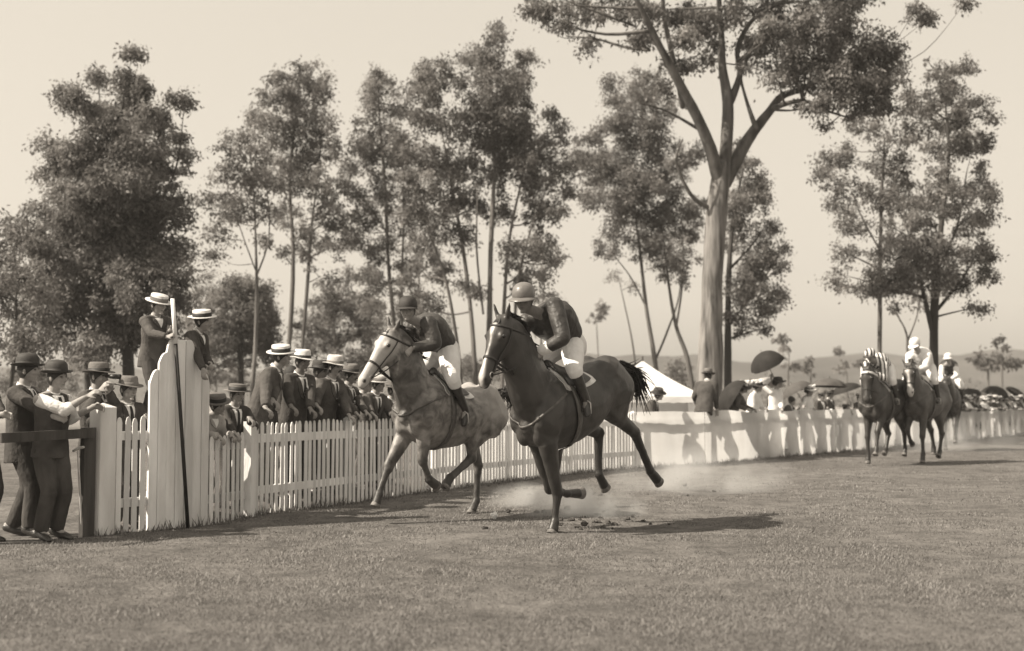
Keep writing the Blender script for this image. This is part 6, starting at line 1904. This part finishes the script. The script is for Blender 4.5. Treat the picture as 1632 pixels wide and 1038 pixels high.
# the far end of the crowd: three kinds of figure, copied along the fence
kinds = []
for lab, f, w_ in (('woman in a white dress at the far end of the fence', wo_(hat=('ladies', 'straw', 'band', 0, 10)), 'woman'), ('woman in a dark blouse and pale skirt at the far end of the fence', wo_(top='suit_mid', skirt='coat_pale', hat=('ladies', 'felt_dark', 'band', 0, 8)), 'woman'), ('man in a dark suit at the far end of the fence', man_(hat=('fedora', 'felt_pale', 'band')), 'man')):
    b0 = V(0, 0, 0)
    J = stand_joints(b0, V(1, 0, 0), 1.66, lean=.08, arms={1: V(.38, .2, 1.15), -1: V(.38, -.2, 1.12)})
    r_ = person(lab, J, f, base=b0, group='far crowd', voxel=.02, kind=w_)
    kinds.append(r_)
spots = [(1366, 2, 626, 'behind the head of the first trailing horse'), (1382, 0, 632, 'behind the neck of the first trailing horse'), (1412, 1, 630, 'glimpsed between the two trailing horses'), (1424, 2, 628, 'glimpsed beside the white blazed bay'),
         (1500, 1, 632, 'behind the rump of the bay'), (1522, 2, 628, 'below the last trailing rider'), (1533, 1, 634, 'left of the dark round umbrella'), (1540, 0, 630, 'under the dark round umbrella'), (1548, 2, 627, 'just right of the dark round umbrella'),
         (1554, 2, 632, 'left of the grey low umbrella'), (1566, 0, 634, 'under the grey low umbrella'), (1574, 1, 636, 'right of the grey low umbrella'), (1583, 2, 630, 'under the darkest domed umbrella'), (1590, 1, 633, 'peeping out under the darkest dome'),
         (1596, 0, 634, 'just right of the darkest dome'), (1602, 2, 629, 'second right of the darkest dome'), (1607, 1, 632, 'halfway between dome and picture edge'), (1614, 0, 636, 'small, left of the slanting umbrella'), (1620, 1, 631, 'under the slanting umbrella'), (1624, 2, 628, 'tall, under the slanting umbrella'),
         (1629, 0, 633, 'last but one before the right edge'), (1633, 0, 630, 'cut by the right edge')]
used_ = set()
for px, kd, topy, nr in spots:
    Y = fy(px, .35 + .25 * ((px * 7) % 3) / 2)
    p = at(px, topy, Y); o = fence(s_at(px))[2]
    g0 = float(gz(p[0], p[1])); a = math.atan2(o[1], o[0]) + R(((px * 13) % 50) - 20)
    lab = ('woman in white ', 'woman in dark blouse ', 'man in dark suit ')[kd] + nr
    sc_ = min(1.03, max(.86, (p[2] - g0) / 1.74))
    if kd in used_: copy_thing(kinds[kd], (p[0], p[1], g0), a, lab, sc_)
    else:
        used_.add(kd); k_ = kinds[kd]; k_.location = (p[0], p[1], g0); k_.rotation_euler = (0, 0, a); k_.scale = (sc_,) * 3; k_['label'] = lab

# clods of turf thrown up by the hooves
rc = np.random.default_rng(8)
cl = MB()
for i in range(46):
    px_, py_ = (rc.uniform(880, 1010), rc.uniform(815, 850)) if i % 2 else (rc.uniform(740, 1180), rc.uniform(775, 850))
    p = on_ground(px_, py_); p[2] = gpt(p) + (rc.uniform(.0, .16) if i % 5 == 0 else .008)
    n0 = len(cl.v); ball(cl, p, rc.uniform(.012, .045) * V(1, 1, .6), None, 6, 5)
    for q_ in range(n0, len(cl.v)): cl.v[q_] = tuple(np.array(cl.v[q_]) + rc.normal(size=3) * .006)
M['soil'] = mat('dark_soil', 0.07, .95, .1, .4, 20)
tag(cl.build('turf_clods', M['soil'], smooth=False), kind='stuff')

# crumpled scrap on the turf
pp = on_ground(788, 826)
scrap = MB(); ball(scrap, pp + V(0, 0, .03), V(.045, .035, .038), None, 9, 7)
r_ = np.random.default_rng(4); scrap.v = [tuple(np.array(p) + r_.normal(size=3) * .007) for p in scrap.v]
o_ = scrap.build('paper_scrap', M['paper'], smooth=False, base=tuple(pp)); o_.location = tuple(pp)
tag(o_, 'small crumpled white paper scrap lying on the turf between the two leading horses', 'paper')
# ------------------------------------------------------------------ grass and dust
def grass():
    r = np.random.default_rng(77)
    N = 300000
    # denser towards the camera: pick picture rows, then drop on the ground
    px = r.uniform(-30, 1662, N); t = r.random(N)
    py = 1050 - (1050 - 716) * t ** 1.25
    d = np.stack([(px - 816) / FPX, _cp - (519 - py) / FPX * _sp, _sp + (519 - py) / FPX * _cp], 1)
    k = -EYE / d[:, 2]; x, y = d[:, 0] * k, d[:, 1] * k
    x += r.normal(size=N) * .02; y += r.normal(size=N) * .04
    keep = (fence_side(x, y) < -.02)
    x, y = x[keep], y[keep]
    pn = np.sin(x * 2.1 + np.sin(y * 1.3) * 2) * np.sin(y * 1.7 + x * .6) + .6 * np.sin(x * 5.1 + y * 3.3) * np.sin(y * 4.3 - x * 2.2)
    ok = r.random(len(x)) < np.clip(.62 + .35 * pn, .12, 1)
    x, y, pn = x[ok], y[ok], pn[ok]
    n = len(x)
    z = gz(x, y)
    h = r.uniform(.008, .026, n) * (1 + .35 * np.clip(pn, -1, 1)); w = r.uniform(.003, .006, n) * np.clip(y / 9, .9, 2.2)
    a = r.uniform(0, 6.28, n); ln = r.uniform(.2, 1.3, n); b = r.uniform(0, 6.28, n)
    B = np.stack([x, y, z - .004], 1)
    s = np.stack([np.cos(a), np.sin(a), np.zeros(n)], 1) * w[:, None]
    tip = B + np.stack([np.cos(b) * ln * h, np.sin(b) * ln * h, h], 1)
    co = np.stack([B - s, B + s, tip], 1).reshape(-1, 3)
    me = bpy.data.meshes.new('grass')
    me.vertices.add(3 * n); me.vertices.foreach_set('co', co.ravel())
    me.loops.add(3 * n); me.loops.foreach_set('vertex_index', np.arange(3 * n))
    me.polygons.add(n); me.polygons.foreach_set('loop_start', np.arange(n) * 3)
    me.update(calc_edges=True); me.validate()
    set_attr(me, 'leaf', np.repeat(np.clip(.45 + .13 * r.normal(size=n) + .16 * pn, 0, 1), 3))
    M['blade'] = leaf_mat('dry_grass_blade', 0.195, .3)
    tag(link('grass', me, M['blade'], smooth=False), kind='stuff')
    # longer tufts along the foot of the fence
    N = 9000
    s_ = r.uniform(S0 - .2, FLEN - 2, N) ** 1.0
    cx = np.interp(s_, _fs, _fw[:, 0]); cyy = np.interp(s_, _fs, _fw[:, 1])
    off = np.abs(r.normal(size=N)) * .08 + .02
    tx = np.interp(s_ + .1, _fs, _fw[:, 0]) - cx; ty = np.interp(s_ + .1, _fs, _fw[:, 1]) - cyy; tl = np.hypot(tx, ty) + 1e-9
    x = cx + ty / tl * off; y = cyy - tx / tl * off
    clump = .5 + .5 * np.sin(s_ * 3.1) * np.sin(s_ * 7.7 + 1)
    h = r.uniform(.03, .13, N) * (.35 + clump)
    a = r.uniform(0, 6.28, N); b = r.uniform(0, 6.28, N); ln = r.uniform(.1, .7, N); w = .005 + .00015 * y
    B = np.stack([x, y, gz(x, y) - .004], 1); s3 = np.stack([np.cos(a), np.sin(a), 0 * a], 1) * w[:, None]
    tip = B + np.stack([np.cos(b) * ln * h, np.sin(b) * ln * h, h], 1)
    co = np.stack([B - s3, B + s3, tip], 1).reshape(-1, 3)
    me = bpy.data.meshes.new('fence_grass'); n = N
    me.vertices.add(3 * n); me.vertices.foreach_set('co', co.ravel()); me.loops.add(3 * n); me.loops.foreach_set('vertex_index', np.arange(3 * n))
    me.polygons.add(n); me.polygons.foreach_set('loop_start', np.arange(n) * 3); me.update(calc_edges=True); me.validate()
    set_attr(me, 'leaf', np.repeat(np.clip(.35 + .25 * r.normal(size=n), 0, 1), 3))
    tag(link('tufted_grass', me, M['blade'], smooth=False), kind='stuff')
grass()

def dust(loc, rad, dens, scale, seed, squash=.5):
    mb = MB(); ball(mb, (0, 0, 0), rad, None, 24, 14)
    m = bpy.data.materials.new('dust'); m.use_nodes = True
    nt = m.node_tree; nd = nt.nodes; lk = nt.links; nd.clear()
    out = nd.new('ShaderNodeOutputMaterial'); pv = nd.new('ShaderNodeVolumePrincipled')
    pv.inputs['Color'].default_value = grey(.9); pv.inputs['Anisotropy'].default_value = .1
    tc = nd.new('ShaderNodeTexCoord')
    nz = nd.new('ShaderNodeTexNoise'); nz.inputs['Scale'].default_value = scale; nz.inputs['Detail'].default_value = 3
    mp = nd.new('ShaderNodeMapping'); mp.inputs['Location'].default_value = (seed, 0, 0); lk.new(tc.outputs['Object'], mp.inputs[0]); lk.new(mp.outputs[0], nz.inputs[0])
    dv = nd.new('ShaderNodeVectorMath'); dv.operation = 'DIVIDE'; dv.inputs[1].default_value = tuple(rad); lk.new(tc.outputs['Object'], dv.inputs[0])
    ln = nd.new('ShaderNodeVectorMath'); ln.operation = 'LENGTH'; lk.new(dv.outputs[0], ln.inputs[0])
    fo = nd.new('ShaderNodeMapRange'); fo.inputs[1].default_value = .25; fo.inputs[2].default_value = .95; fo.inputs[3].default_value = 1; fo.inputs[4].default_value = 0; lk.new(ln.outputs['Value'], fo.inputs[0])
    nr = nd.new('ShaderNodeMapRange'); nr.inputs[1].default_value = .38; nr.inputs[2].default_value = .7; nr.inputs[3].default_value = 0; nr.inputs[4].default_value = dens; lk.new(nz.outputs[0], nr.inputs[0])
    mu = nd.new('ShaderNodeMath'); mu.operation = 'MULTIPLY'; lk.new(fo.outputs[0], mu.inputs[0]); lk.new(nr.outputs[0], mu.inputs[1])
    lk.new(mu.outputs[0], pv.inputs['Density']); lk.new(pv.outputs[0], out.inputs['Volume'])
    o = mb.build('dust', m); o.location = tuple(loc)
    tag(o, kind='stuff')
dust(on_ground(930, 826) + V(0, .25, .12), (.85, .6, .32), 4.6, 3.2, 1.0)
dust(on_ground(1120, 790) + V(0, .6, .25), (1.6, 1.0, .5), 1.5, 1.8, 5.0)
dust(on_ground(850, 812) + V(0, .3, .1), (.7, .5, .26), 3.0, 3.0, 9.0)
dust(on_ground(1480, 722) + V(0, 1.5, .35), (4.5, 2.5, .7), .55, .8, 3.0)
